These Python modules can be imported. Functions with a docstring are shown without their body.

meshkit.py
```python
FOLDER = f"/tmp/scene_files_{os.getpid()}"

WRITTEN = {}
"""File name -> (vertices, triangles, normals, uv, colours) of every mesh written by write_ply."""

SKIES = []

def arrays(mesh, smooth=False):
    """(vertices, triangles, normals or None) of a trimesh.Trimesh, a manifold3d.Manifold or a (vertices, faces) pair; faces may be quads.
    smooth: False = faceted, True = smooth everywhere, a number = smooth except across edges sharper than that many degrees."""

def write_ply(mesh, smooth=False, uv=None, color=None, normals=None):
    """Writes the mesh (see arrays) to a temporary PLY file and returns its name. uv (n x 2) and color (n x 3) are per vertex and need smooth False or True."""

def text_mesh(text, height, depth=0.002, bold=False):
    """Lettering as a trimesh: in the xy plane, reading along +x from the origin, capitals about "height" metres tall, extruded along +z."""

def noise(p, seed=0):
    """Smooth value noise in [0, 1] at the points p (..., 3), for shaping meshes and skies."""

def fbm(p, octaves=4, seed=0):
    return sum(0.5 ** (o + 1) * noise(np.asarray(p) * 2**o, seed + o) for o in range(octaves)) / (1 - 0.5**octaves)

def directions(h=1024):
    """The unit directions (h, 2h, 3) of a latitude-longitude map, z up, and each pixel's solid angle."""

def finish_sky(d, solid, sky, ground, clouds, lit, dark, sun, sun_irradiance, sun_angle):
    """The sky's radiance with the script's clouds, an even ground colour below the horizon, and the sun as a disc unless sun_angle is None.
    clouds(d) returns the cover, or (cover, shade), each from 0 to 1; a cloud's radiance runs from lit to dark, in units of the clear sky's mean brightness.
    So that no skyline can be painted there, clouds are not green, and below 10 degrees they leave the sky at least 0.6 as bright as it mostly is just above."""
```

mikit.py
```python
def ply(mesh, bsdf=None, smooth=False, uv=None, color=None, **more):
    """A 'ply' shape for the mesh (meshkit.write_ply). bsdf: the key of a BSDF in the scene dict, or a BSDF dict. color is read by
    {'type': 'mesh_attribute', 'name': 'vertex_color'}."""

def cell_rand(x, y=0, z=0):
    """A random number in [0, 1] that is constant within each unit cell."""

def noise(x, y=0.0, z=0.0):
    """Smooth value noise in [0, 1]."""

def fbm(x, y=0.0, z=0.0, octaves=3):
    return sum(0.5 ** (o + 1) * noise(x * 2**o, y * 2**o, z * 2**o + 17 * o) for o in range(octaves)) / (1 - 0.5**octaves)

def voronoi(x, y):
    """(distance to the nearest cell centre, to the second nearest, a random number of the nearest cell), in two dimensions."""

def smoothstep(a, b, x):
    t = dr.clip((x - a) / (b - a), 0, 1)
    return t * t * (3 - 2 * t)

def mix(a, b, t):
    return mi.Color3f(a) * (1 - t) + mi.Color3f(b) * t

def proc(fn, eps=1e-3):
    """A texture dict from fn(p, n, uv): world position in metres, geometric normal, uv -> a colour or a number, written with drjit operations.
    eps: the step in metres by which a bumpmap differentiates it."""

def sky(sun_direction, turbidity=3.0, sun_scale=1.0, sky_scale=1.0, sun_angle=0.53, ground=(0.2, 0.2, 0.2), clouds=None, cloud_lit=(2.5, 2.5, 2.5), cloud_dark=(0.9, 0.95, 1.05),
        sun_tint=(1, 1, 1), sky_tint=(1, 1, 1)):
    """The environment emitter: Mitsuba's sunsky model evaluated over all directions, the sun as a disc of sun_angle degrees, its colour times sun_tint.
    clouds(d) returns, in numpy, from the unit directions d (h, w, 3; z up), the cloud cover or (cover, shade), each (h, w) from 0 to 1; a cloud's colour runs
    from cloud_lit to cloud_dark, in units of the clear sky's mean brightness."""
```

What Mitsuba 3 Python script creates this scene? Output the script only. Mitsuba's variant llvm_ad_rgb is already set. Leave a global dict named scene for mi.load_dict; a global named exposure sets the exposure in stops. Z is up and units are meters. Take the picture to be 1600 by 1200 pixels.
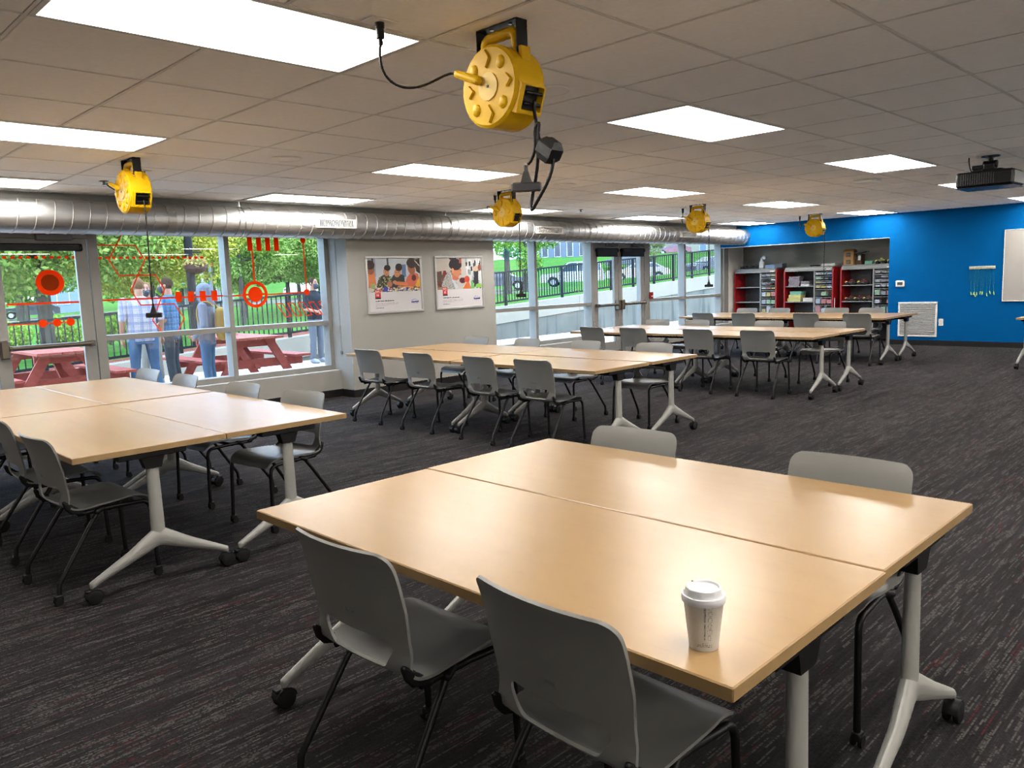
import math, random
import numpy as np, trimesh, drjit as dr, mitsuba as mi, mikit, meshkit
import manifold3d as m3
from shapely.geometry import Polygon, Point, box as sbox
from shapely import affinity
from mikit import noise, fbm, cell_rand, smoothstep, mix, proc

random.seed(7); np.random.seed(7)
T = mi.ScalarTransform4f
scene, labels = {}, {}
PI = math.pi
# ------------------------------------------------------------------ camera, sky, lamps, exposure
S = 1.1396
G = 0.6096 * S              # ceiling grid module
H = 2.5584                  # ceiling height
yaw, pitch, roll, F = .7879, .1291, -.0355, 1226.3
CAM = np.array([3.0475 * S, -1.430 * S, H - .936 * S])
fw = np.array([-math.sin(yaw) * math.cos(pitch), math.cos(yaw) * math.cos(pitch), -math.sin(pitch)])
rt = np.cross(fw, [0, 0, 1]); rt /= np.linalg.norm(rt); up = np.cross(rt, fw)
c_, s_ = math.cos(roll), math.sin(roll)
rt, up = c_ * rt + s_ * up, -s_ * rt + c_ * up
M = np.eye(4); M[:3, 0], M[:3, 1], M[:3, 2], M[:3, 3] = -rt, up, fw, CAM
scene['camera'] = {'type': 'perspective', 'fov': math.degrees(2 * math.atan(800 / F)), 'fov_axis': 'x', 'near_clip': .02, 'far_clip': 2000., 'to_world': T(M.tolist())}
SKY = 13.4                  # scale of the overcast sky
def clouds(d):
    n = meshkit.fbm(d * [2.5, 2.5, 5.], 4, seed=3)
    return np.clip(.78 + .5 * (n - .5), 0, 1), np.clip((n - .45) * 1.6, 0, .7)
scene['sky'] = mikit.sky((.3, .2, .9), turbidity=4., sun_scale=0.0, sky_scale=SKY, clouds=clouds, cloud_lit=(1.02, 1.5, 2.1), cloud_dark=(.66, .98, 1.4), ground=(.2, .22, .15))
LAMP = [7.4, 7.0, 6.35]      # radiance of the ceiling panels
exposure = 1.70

# ------------------------------------------------------------------ helpers
def lin(r, g, b):
    return [(x / 255 / 12.92 if x / 255 < .04045 else ((x / 255 + .055) / 1.055) ** 2.4) for x in (r, g, b)]
def col(c): return {'type': 'rgb', 'value': list(map(float, c))}
AL = .70            # overall reflectance level of the furnishings
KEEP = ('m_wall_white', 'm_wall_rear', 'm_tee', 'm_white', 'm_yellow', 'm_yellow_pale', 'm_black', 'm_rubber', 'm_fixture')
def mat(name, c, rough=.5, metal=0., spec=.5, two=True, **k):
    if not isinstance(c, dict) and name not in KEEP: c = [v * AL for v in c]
    d = {'type': 'principled', 'base_color': c if isinstance(c, dict) else col(c), 'roughness': rough, 'metallic': metal, 'specular': spec, **k}
    scene[name] = {'type': 'twosided', 'bsdf': d} if two else d
    return name
def dif(name, c):
    scene[name] = {'type': 'twosided', 'bsdf': {'type': 'diffuse', 'reflectance': c if isinstance(c, dict) else col(c)}}
    return name
def P(mesh, m, smooth=False, **k): return mikit.ply(mesh, m, smooth, **k)
def tm(v, f): return trimesh.Trimesh(np.asarray(v, float), np.asarray(f, int), process=False)
def join(*ms):
    L = []
    for m in ms: L += m if isinstance(m, list) else [m]
    return trimesh.util.concatenate(L)
def mv(m, x=0, y=0, z=0, rz=0, rx=0, ry=0, s=None):
    m = m.copy()
    if s is not None: m.apply_scale(s)
    for a, ax in ((rx, [1, 0, 0]), (ry, [0, 1, 0]), (rz, [0, 0, 1])):
        if a: m.apply_transform(trimesh.transformations.rotation_matrix(a, ax))
    m.apply_translation([x, y, z]); return m
def box(x0, x1, y0, y1, z0, z1):
    return mv(trimesh.creation.box((x1 - x0, y1 - y0, z1 - z0)), (x0 + x1) / 2, (y0 + y1) / 2, (z0 + z1) / 2)
def hullpts(p): return trimesh.convex.convex_hull(np.asarray(p, float))
def cbox(x0, x1, y0, y1, z0, z1, b=.004):
    h = np.array([x1 - x0, y1 - y0, z1 - z0]) / 2; c = np.array([x0 + x1, y0 + y1, z0 + z1]) / 2
    pts = []
    for sx in (-1, 1):
        for sy in (-1, 1):
            for sz in (-1, 1):
                for k in range(3):
                    q = h.copy() - b; q[k] = h[k]; pts.append(c + q * [sx, sy, sz])
    return hullpts(pts)
def quad(a, b, c, d): return tm([a, b, c, d], [[0, 1, 2], [0, 2, 3]])
def tube(pts, r, n=8, caps=True):
    p = np.asarray(pts, float); r = np.broadcast_to(r, (len(p),)).astype(float)
    t = np.gradient(p, axis=0); t /= np.linalg.norm(t, axis=1, keepdims=True) + 1e-12
    a = np.cross(t[0], [0, 0, 1.] if abs(t[0][2]) < .9 else [1., 0, 0]); V = []
    for i in range(len(p)):
        a = a - t[i] * (a @ t[i]); a /= np.linalg.norm(a); b = np.cross(t[i], a)
        th = np.arange(n) * 2 * PI / n
        V.append(p[i] + r[i] * (np.cos(th)[:, None] * a + np.sin(th)[:, None] * b))
    V = np.vstack(V); Fc = []
    for i in range(len(p) - 1):
        for j in range(n):
            q = [i * n + j, i * n + (j + 1) % n, (i + 1) * n + (j + 1) % n, (i + 1) * n + j]; Fc += [[q[0], q[1], q[2]], [q[0], q[2], q[3]]]
    if caps:
        V = np.vstack([V, p[:1], p[-1:]]); k = len(V) - 2
        for j in range(n): Fc += [[k, (j + 1) % n, j], [k + 1, (len(p) - 1) * n + j, (len(p) - 1) * n + (j + 1) % n]]
    return tm(V, Fc)
def spline(pts, n=40):
    from scipy.interpolate import CubicSpline
    p = np.asarray(pts, float); d = np.r_[0, np.cumsum(np.linalg.norm(np.diff(p, axis=0), axis=1) ** .7)]
    return CubicSpline(d, p)(np.linspace(0, d[-1], n))
def cyl(r, h, n=24, z=0): return mv(trimesh.creation.cylinder(r, h, sections=n), 0, 0, z)
def lathe(prof, n=32): return trimesh.creation.revolve(np.asarray(prof, float), sections=n)
def extr(poly, d): return trimesh.creation.extrude_polygon(poly, d, engine='earcut')
def yz(m):       # mesh drawn in xy with depth z -> x becomes world Y, y becomes world Z, depth becomes world X
    m = m.copy(); v = m.vertices; m.vertices = np.c_[v[:, 2], v[:, 0], v[:, 1]]; return m
def xz(m):       # mesh drawn in xy with depth z -> x becomes X, y becomes Z, depth goes to -Y
    m = m.copy(); v = m.vertices; m.vertices = np.c_[v[:, 0], -v[:, 2], v[:, 1]]; return m
def bone(a, ra, b, rb, n=16):
    return m3.Manifold.batch_hull([m3.Manifold.sphere(ra, n).translate(list(map(float, a))), m3.Manifold.sphere(rb, n).translate(list(map(float, b)))])
def chain(pts, rs, n=16):
    return m3.Manifold.batch_boolean([bone(pts[i], rs[i], pts[i + 1], rs[i + 1], n) for i in range(len(pts) - 1)], m3.OpType.Add)
def uni(*l): return m3.Manifold.batch_boolean(list(l), m3.OpType.Add)
def toT(m, refine=None, it=0):
    if refine: m = m.refine_to_length(refine)
    q = m.to_mesh(); t = trimesh.Trimesh(q.vert_properties[:, :3], q.tri_verts, process=False)
    t.merge_vertices()
    if it: trimesh.smoothing.filter_taubin(t, iterations=it)
    return t
count = {}
def name(base):
    n = count.get(base, 0); count[base] = n + 1
    return base if n == 0 else f'{base}_{n:03d}'
def thing(base, label, cat, group=None, kind=None):
    k = name(base); labels[k] = {'label': label, 'category': cat}
    if group: labels[k]['group'] = group
    if kind: labels[k]['kind'] = kind
    return k
def part(parent, base, d, at=None, label=None):
    k = name(parent + '__' + base); e = dict(d)
    if at is not None: e['to_world'] = at @ T(e['to_world']) if 'to_world' in e else at
    scene[k] = e
    if label: labels[k] = {'label': label}
    return k
def solo(base, d, label, cat, group=None, at=None, kind=None):
    k = thing(base, label, cat, group, kind); e = dict(d)
    if at is not None: e['to_world'] = at
    scene[k] = e; return k
def struct(k, d, label=None):
    scene[k] = dict(d) if d else None
    if d is None: del scene[k]
    labels[k] = {'kind': 'structure'}
    if label: labels[k]['label'] = label
    return k
def proto_put(key, proto, at):
    for path, d in proto:
        e = dict(d); e['to_world'] = at; scene[key + '__' + path] = e
def paint_mesh(w, h, nx, ny, fn):     # flat print: a grid in the xy plane, colour from fn(u,v) (v downwards) per vertex
    u, v = np.meshgrid(np.linspace(0, 1, nx + 1), np.linspace(0, 1, ny + 1))
    c = fn(u.ravel(), v.ravel()) * .62
    V = np.c_[u.ravel() * w, (1 - v.ravel()) * h, 0 * u.ravel()]
    i, j = np.meshgrid(np.arange(ny), np.arange(nx), indexing='ij'); a = (i * (nx + 1) + j).ravel(); b = a + 1; d = a + nx + 1; e = d + 1
    return tm(V, np.vstack([np.c_[d, e, b], np.c_[d, b, a]])), c

# ------------------------------------------------------------------ materials
def carpet(p, n, uv):
    row = dr.floor(p.x / .0065)
    ln = .05 + .16 * cell_rand(row, 3)
    seg = dr.floor(p.y / ln + 37 * cell_rand(row, 9))
    r = cell_rand(row, seg, 1); q = cell_rand(row, seg, 5)
    patch = fbm(p.x * 5., p.y * 1.4, 0, octaves=3)
    yarn = cell_rand(row, dr.floor(p.y / .006), 8)
    rib = dr.abs(p.x / .0065 - row - .5) * 2
    longs = noise(p.x / .028, p.y / .55, 7.)
    c = mix((.018, .0165, .0185), (.034, .031, .033), r * r) * (.50 + .62 * longs + .42 * noise(p.x / .10, p.y / 1.3, 3.))
    lit = dr.select((r > .86 - .35 * (patch - .45) - .16 * longs) & (yarn > .28), 1., 0.)
    c = mix(c, (.105, .10, .094), lit * (.35 + .65 * q) * .62)
    red = dr.select((q > .955) & (yarn > .3) & (patch > .46), 1., 0.)
    c = mix(c, (.07, .012, .014), red * .7)
    return c * (.46 + .37 * yarn) * (1.10 - .3 * rib * rib)
def maple(p, n, uv):
    a = fbm(p.x * 2.2, p.y * 26., p.z * 9., octaves=3)
    b = fbm(p.x * .9, p.y * 3., 4., octaves=2)
    fl = noise(p.x * 14, p.y * 60, 2.)
    c = mix((0.219, 0.13, 0.0541), (0.26, 0.165, 0.0762), .25 + .5 * a)
    c = mix(c, (0.288, 0.191, 0.0972), .28 * b)
    return mix(c, (0.215, 0.131, 0.0624), smoothstep(.86, .95, fl) * .25)
def concrete(p, n, uv):
    a = fbm(p.x * 1.3 + p.y, p.y * 1.2, p.z * 1.6, octaves=4)
    b = fbm(p.x * 3., p.y * 3. + p.z, p.z * .7, octaves=3)
    c = mix((.15, .155, .142), (.34, .335, .305), smoothstep(.28, .72, a))
    return mix(c, (.36, .36, .34), smoothstep(.62, .74, b) * .6)
def wallcast(p, n, uv):
    a = fbm(p.y * 2.2, p.z * .8, 3., octaves=4); b = fbm(p.y * 6., p.z * .5, 9., octaves=3)
    c = mix((.115, .108, .09), (.20, .185, .155), a)
    return mix(c, (0.0546, 0.063, 0.0651), smoothstep(.6, .8, b) * .5)
def pavefn(p, n, uv):
    a = fbm(p.x * 1.5, p.y * 1.5, 0, octaves=4)
    return mix((.42, .38, .32), (.52, .475, .41), a)
def lawnfn(p, n, uv):
    a = fbm(p.x * .5, p.y * .5, 0, octaves=3); b = fbm(p.x * 9, p.y * 9, 1, octaves=3)
    c = mix((0.042, 0.113, 0.021), (0.0672, 0.155, 0.0315), a)
    c = c * (.65 + .7 * b)
    edge = p.x + 11.75 + .35 * noise(p.y * 1.3) + .25 * noise(p.y * 5.)
    bed = smoothstep(-1.15, -1.0, edge) * smoothstep(13.5, 11.5, p.y)
    m = mix((0.126, 0.0315, 0.021), (0.21, 0.084, 0.063), noise(p.x * 22, p.y * 22))
    return mix(c, m, bed)
def ductfn(p, n, uv):
    return mix((.44, .445, .45), (.60, .605, .61), fbm(p.y * 5, p.z * 9, p.x * 9, octaves=3))
def plaid(base, dark, mid, s):
    def fn(p, n, uv):
        def band(v, w): 
            q = v / s - dr.floor(v / s); return smoothstep(.5 - w, .5 - w + .06, q) * smoothstep(.5 + w, .5 + w - .06, q)
        def fine(v):
            q = v / (s * .5) - dr.floor(v / (s * .5)); return smoothstep(.06, .0, dr.abs(q - .25))
        c = mix(base, mid, .55 * band(p.y, .22)); c = mix(c, mid, .55 * band(p.z, .22))
        c = mix(c, dark, .55 * fine(p.y)); return mix(c, dark, .55 * fine(p.z))
    return fn
def denimfn(p, n, uv): return mix((.035, .065, .12), (.095, .145, .21), fbm(p.x * 5, p.y * 9, p.z * 4, octaves=3))
def barkfn(p, n, uv): return mix((0.042, 0.0357, 0.0294), (0.113, 0.101, 0.084), fbm(p.x * 9, p.y * 9, p.z * 2, octaves=3))
def redwoodfn(p, n, uv): return mix((.20, .033, .022), (.30, .065, .045), fbm(p.x * 3, p.y * 20, p.z * 20, octaves=3))
def tilefn(p, n, uv): return mix((.88, .875, .86), (.94, .935, .92), fbm(p.x * 60, p.y * 60, 0, octaves=2))

mat('m_carpet', proc(carpet), .95, spec=.1)
mat('m_maple', proc(maple), .29, spec=.45)
mat('m_maple_edge', [.33, .21, .09], .45)
mat('m_plastic', [.215, .213, .20], .40, spec=.4)
mat('m_black', [.0045, .0045, .0048], .42, spec=.3)
mat('m_rubber', [.005, .005, .0055], .55, spec=.25)
mat('m_leg', [.32, .315, .295], .38, spec=.5)
mat('m_tile', proc(tilefn), .9, spec=.1)
mat('m_tee', [.74, .73, .70], .6, spec=.3)
dif('m_plenum', [.25, .24, .22])
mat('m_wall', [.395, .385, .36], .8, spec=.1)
mat('m_white', [.62, .61, .59], .5, spec=.3)
mat('m_blue', [.0, .110, .345], .7, spec=.04)
mat('m_base', [.010, .010, .0105], .5, spec=.3)
mat('m_alu', [.34, .33, .31], .45, metal=.2, spec=.4)
mat('m_alu_dark', [.20, .20, .195], .4, metal=.4)
mat('m_bronze', [.20, .165, .13], .35, metal=.7)
mat('m_steel', [.62, .62, .61], .28, metal=1.)
mat('m_duct', proc(ductfn), .46, metal=1.)
mat('m_concrete', proc(concrete), .8, spec=.2)
dif('m_cast', proc(wallcast)); dif('m_pave', proc(pavefn)); dif('m_lawn', proc(lawnfn))
dif('m_capstone', [.30, .255, .20])
scene['m_glass'] = {'type': 'thindielectric', 'int_ior': 1.5, 'ext_ior': 1.0}
scene['m_vinyl'] = {'type': 'principledthin', 'base_color': col([.80, .085, .012]), 'roughness': .5, 'diff_trans': 1.0}
scene['m_vinyl_dark'] = {'type': 'principledthin', 'base_color': col([.36, .05, .010]), 'roughness': .5, 'diff_trans': .9}
mat('m_yellow', [.56, .325, .004], .45, spec=.15)
mat('m_yellow_pale', [.60, .41, .10], .5, spec=.2)
mat('m_red', [.36, .008, .012], .35, spec=.5)
mat('m_cab', [.25, .26, .265], .45)
mat('m_grey_dark', [.055, .056, .06], .5)
mat('m_silver', [.56, .555, .54], .32, metal=.6)
mat('m_fixture', [.90, .89, .87], .6, spec=.2)
mat('m_paper', [.78, .77, .75], .6)
mat('m_cup', [.62, .575, .50], .55)
mat('m_lid', [.70, .70, .72], .35)
mat('m_ink', [.03, .03, .03], .6)
scene['m_print'] = {'type': 'twosided', 'bsdf': {'type': 'principled', 'base_color': {'type': 'mesh_attribute', 'name': 'vertex_color'}, 'roughness': .4, 'specular': .3}}
dif('m_leaf', {'type': 'mesh_attribute', 'name': 'vertex_color'})
dif('m_bark', proc(barkfn)); mat('m_redwood', proc(redwoodfn), .6, spec=.2)
mat('m_fence', [.018, .018, .018], .6, spec=.12)
dif('m_asphalt', [.14, .13, .11])
scene['m_drawer'] = {'type': 'thindielectric', 'int_ior': 1.4, 'ext_ior': 1.0}

# ------------------------------------------------------------------ room shell
XW, XP, YB = -6.05, -5.598, 14.69        # window front plane, poster wall plane, blue wall plane
XR, YF, YK = 6.7, -6.5, 15.75            # right wall, wall behind the camera, back of the storage recess
struct('floor', P(box(-6.3, XR, YF, YK, -.12, 0), 'm_carpet'), 'dark charcoal carpet flecked with grey and red streaks')
struct('ceiling', P(box(-6.3, XR + .2, YF - .2, YK + .2, H + .03, H + .2), 'm_plenum'), 'suspended ceiling of square off-white tiles')
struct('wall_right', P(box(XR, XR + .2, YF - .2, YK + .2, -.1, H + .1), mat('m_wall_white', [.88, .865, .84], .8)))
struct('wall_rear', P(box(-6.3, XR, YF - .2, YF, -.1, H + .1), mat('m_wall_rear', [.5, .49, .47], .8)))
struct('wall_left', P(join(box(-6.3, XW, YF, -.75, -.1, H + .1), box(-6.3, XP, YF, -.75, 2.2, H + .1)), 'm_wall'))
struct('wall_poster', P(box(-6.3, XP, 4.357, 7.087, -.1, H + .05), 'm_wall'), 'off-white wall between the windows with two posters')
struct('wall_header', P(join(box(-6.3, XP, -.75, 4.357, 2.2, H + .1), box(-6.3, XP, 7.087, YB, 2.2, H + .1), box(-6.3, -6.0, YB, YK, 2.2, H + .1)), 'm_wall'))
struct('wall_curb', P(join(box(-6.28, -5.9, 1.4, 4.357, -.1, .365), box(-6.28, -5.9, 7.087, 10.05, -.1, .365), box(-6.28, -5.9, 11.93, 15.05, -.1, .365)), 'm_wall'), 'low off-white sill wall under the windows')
struct('wall_blue', P(join(box(-2.29, XR, YB, YB + .2, -.1, H + .05), box(-6.0, -2.29, YB, YB + .2, 2.096, H + .05)), 'm_blue'), 'bright blue wall with a storage recess')
struct('wall_recess', P(join(box(-6.3, -1.2, YK, YK + .2, -.1, H + .1), box(-1.4, -1.2, YB + .2, YK, -.1, H + .1)), 'm_concrete'), 'grey concrete wall at the back of the recess')
struct('wall_recess_left', P(join(box(-6.3, -6.0, 15.05, YK, -.1, 2.3)), 'm_white'))
struct('trim_1', P(box(-5.995, -2.29, YB - .002, YB + .203, 2.088, 2.098), 'm_white'))
struct('trim_2', P(tube([(-5.985, YK - .08, 0), (-5.985, YK - .08, H)], .012), 'm_white'))
def base(k, *b): struct(k, P(join(*[box(*q) for q in b]), 'm_base'))
base('baseboard_blue', (-2.29, XR, YB - .012, YB, 0, .10))
base('baseboard_poster', (XP, XP + .012, 4.345, 7.10, 0, .10), (-5.9, XP, 4.345, 4.357, 0, .10), (-5.9, XP, 7.087, 7.10, 0, .10))
base('baseboard_curb', (-5.9, -5.888, 1.4, 4.345, 0, .10), (-5.9, -5.888, 7.1, 10.05, 0, .10), (-5.9, -5.888, 11.93, 15.0, 0, .10))
base('baseboard_left', (XW, XW + .012, YF, -.8, 0, .10))

# ceiling lights: grid cells (i, j..j+1) are covered
light_cells, lights = set(), []
for ri, i in enumerate((-8, -4, 0, 4, 8)):
    for cj, j in enumerate((-1, 4, 9, 14, 19, -6)):
        if j < -1 and ri not in (1, 4): continue          # the room behind the camera is half lit
        lights.append((ri, i, cj, j)); light_cells |= {(i, j), (i, j + 1)}
def inview(c, pad=0):
    d = np.asarray(c) - CAM; w = d @ fw
    if w < .05: return None
    x, y = 800 + F * (d @ rt) / w, 600 - F * (d @ up) / w
    return (x, y) if -pad < x < 1600 + pad and -pad < y < 1200 + pad else None
gap = .0108
tile_d = P(hullpts([(sx * (G / 2 - gap), sy * (G / 2 - gap), z) for sx in (-1, 1) for sy in (-1, 1) for z in (.0, .02)] +
                   [(sx * (G / 2 - gap - .004), sy * (G / 2 - gap - .004), -.002) for sx in (-1, 1) for sy in (-1, 1)]), 'm_tile')
rest, jmax = [], 20
for i in range(-8, 10):
    for j in range(-9, 21):
        if (i, j) in light_cells: continue
        c = np.array([(i + .5) * G, (j + .5) * G, H])
        if c[0] > XR or c[1] < YF: continue
        vis = any(inview(c + np.array([a, b, 0]) * G / 2) for a in (-1, 0, 1) for b in (-1, 0, 1))
        if vis: part('ceiling', 'tile', tile_d, T().translate(c.tolist()))
        else: rest.append(mv(box(-G / 2 + gap, G / 2 - gap, -G / 2 + gap, G / 2 - gap, -.002, .02), *c))
# cut tiles along the window side and the blue wall
for j in range(-9, 21):
    part('ceiling', 'edge_tile', P(box(XP + .01, -8 * G - gap, j * G + gap, (j + 1) * G - gap, H - .002, H + .02), 'm_tile'))
for i in range(-8, 10):
    part('ceiling', 'edge_tile', P(box(i * G + gap, min((i + 1) * G - gap, XR - .01), 21 * G + gap, YB - .01, H - .002, H + .02), 'm_tile'))
k = part('ceiling', 'tile_field', P(join(rest), 'm_tile')); labels[k] = {'kind': 'stuff', 'label': 'ceiling tiles outside the frame'}
for i in range(-8, 10): part('ceiling', 'main_bar', P(box(i * G - .0075, i * G + .0075, YF, YB, H - .0035, H + .022), 'm_tee'))
light_mid = {(i, j + 1) for _, i, _, j in lights}
for j in range(-9, 22):
    segs, run = [], XP
    for i in range(-8, 10):
        if (i, j) in light_mid:
            if i * G - run > .05: segs.append((run, i * G))
            run = (i + 1) * G
    segs.append((run, XR))
    part('ceiling', 'cross_bar', P(join(*[box(a, b, j * G - .0075, j * G + .0075, H - .003, H + .021) for a, b in segs]), 'm_tee'))
struct('wall_above_recess', P(box(-6.0, -1.4, YB + .2, YK, H + .0, H + .05), 'm_plenum'))

rown = ['row nearest the windows', 'second row from the windows', 'third row from the windows', 'row above the camera', 'row along the right wall']
coln = ['first from camera', 'second from camera', 'third from camera', 'fourth from camera', 'nearest the blue wall', 'behind the camera']
frame_d = P(join(box(-G / 2 + .008, -G / 2 + .03, -G + .008, G - .008, -.006, .02), box(G / 2 - .03, G / 2 - .008, -G + .008, G - .008, -.006, .02),
                 box(-G / 2 + .03, G / 2 - .03, -G + .008, -G + .03, -.006, .02), box(-G / 2 + .03, G / 2 - .03, G - .03, G - .008, -.006, .02)), 'm_white')
dv = [(-G / 2 + .03, -G + .03, .004), (-G / 2 + .03, G - .03, .004), (G / 2 - .03, G - .03, .004), (G / 2 - .03, -G + .03, .004)]
diff_d = P(quad(*dv), 'm_white', emitter={'type': 'area', 'radiance': col(LAMP)})
for ri, i, cj, j in lights:
    k = thing('ceiling_light', f'flat white ceiling light panel, {rown[ri]}, {coln[cj]}', 'ceiling light', 'ceiling light panels')
    t = T().translate([(i + .5) * G + (.30 if ri == 0 else 0), (j + 1) * G, H - (.009 if ri == 0 else 0)]); part(k, 'frame', frame_d, t); part(k, 'diffuser', diff_d, t)

# ------------------------------------------------------------------ windows and doors
XG = -6.19
def glass(k, y0, y1, z0, z1, x=XG): part(k, 'pane', P(quad((x, y0, z0), (x, y1, z0), (x, y1, z1), (x, y0, z1)), 'm_glass'))
def fr(*b): return P(join(*[cbox(*q, .003) for q in b]), 'm_alu')
wn = 0
def window(y0, y1, mull=True, label=None):
    global wn; wn += 1; k = f'window_{wn}'; labels[k] = {'kind': 'structure', 'label': label}
    if mull: part(k, 'mullion', fr((-6.22, XW, y1, y1 + .062, .365, 2.2)))
    part(k, 'sill_frame', fr((-6.22, XW, y0, y1, .365, .43)))
    part(k, 'head_frame', fr((-6.22, -6.12, y0, y1, 2.185, 2.2)))
    part(k, 'transom', fr((-6.22, XW, y0, y1, .99, 1.052)))
    glass(k, y0, y1, .43, .99); glass(k, y0, y1, 1.052, 2.19)
    return k
window(1.40, 2.875, label='window pane beside the left glass door'); window(2.937, 4.30, label='window pane left of the poster wall')
struct('trim_3', fr((-6.22, -6.1, 4.30, 4.357, .365, 2.2)))
struct('trim_4', fr((-6.22, -6.1, 7.087, 7.13, .365, 2.2)))
window(7.13, 8.505, label='window pane right of the poster wall'); window(8.567, 10.043, label='window pane left of the double doors')
window(11.935, 13.262, label='window pane right of the double doors'); window(13.324, 14.79, label='window pane beside the storage recess')
struct('trim_5', fr((-6.25, -6.0, 14.852, 15.05, .0, 2.2)))
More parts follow.
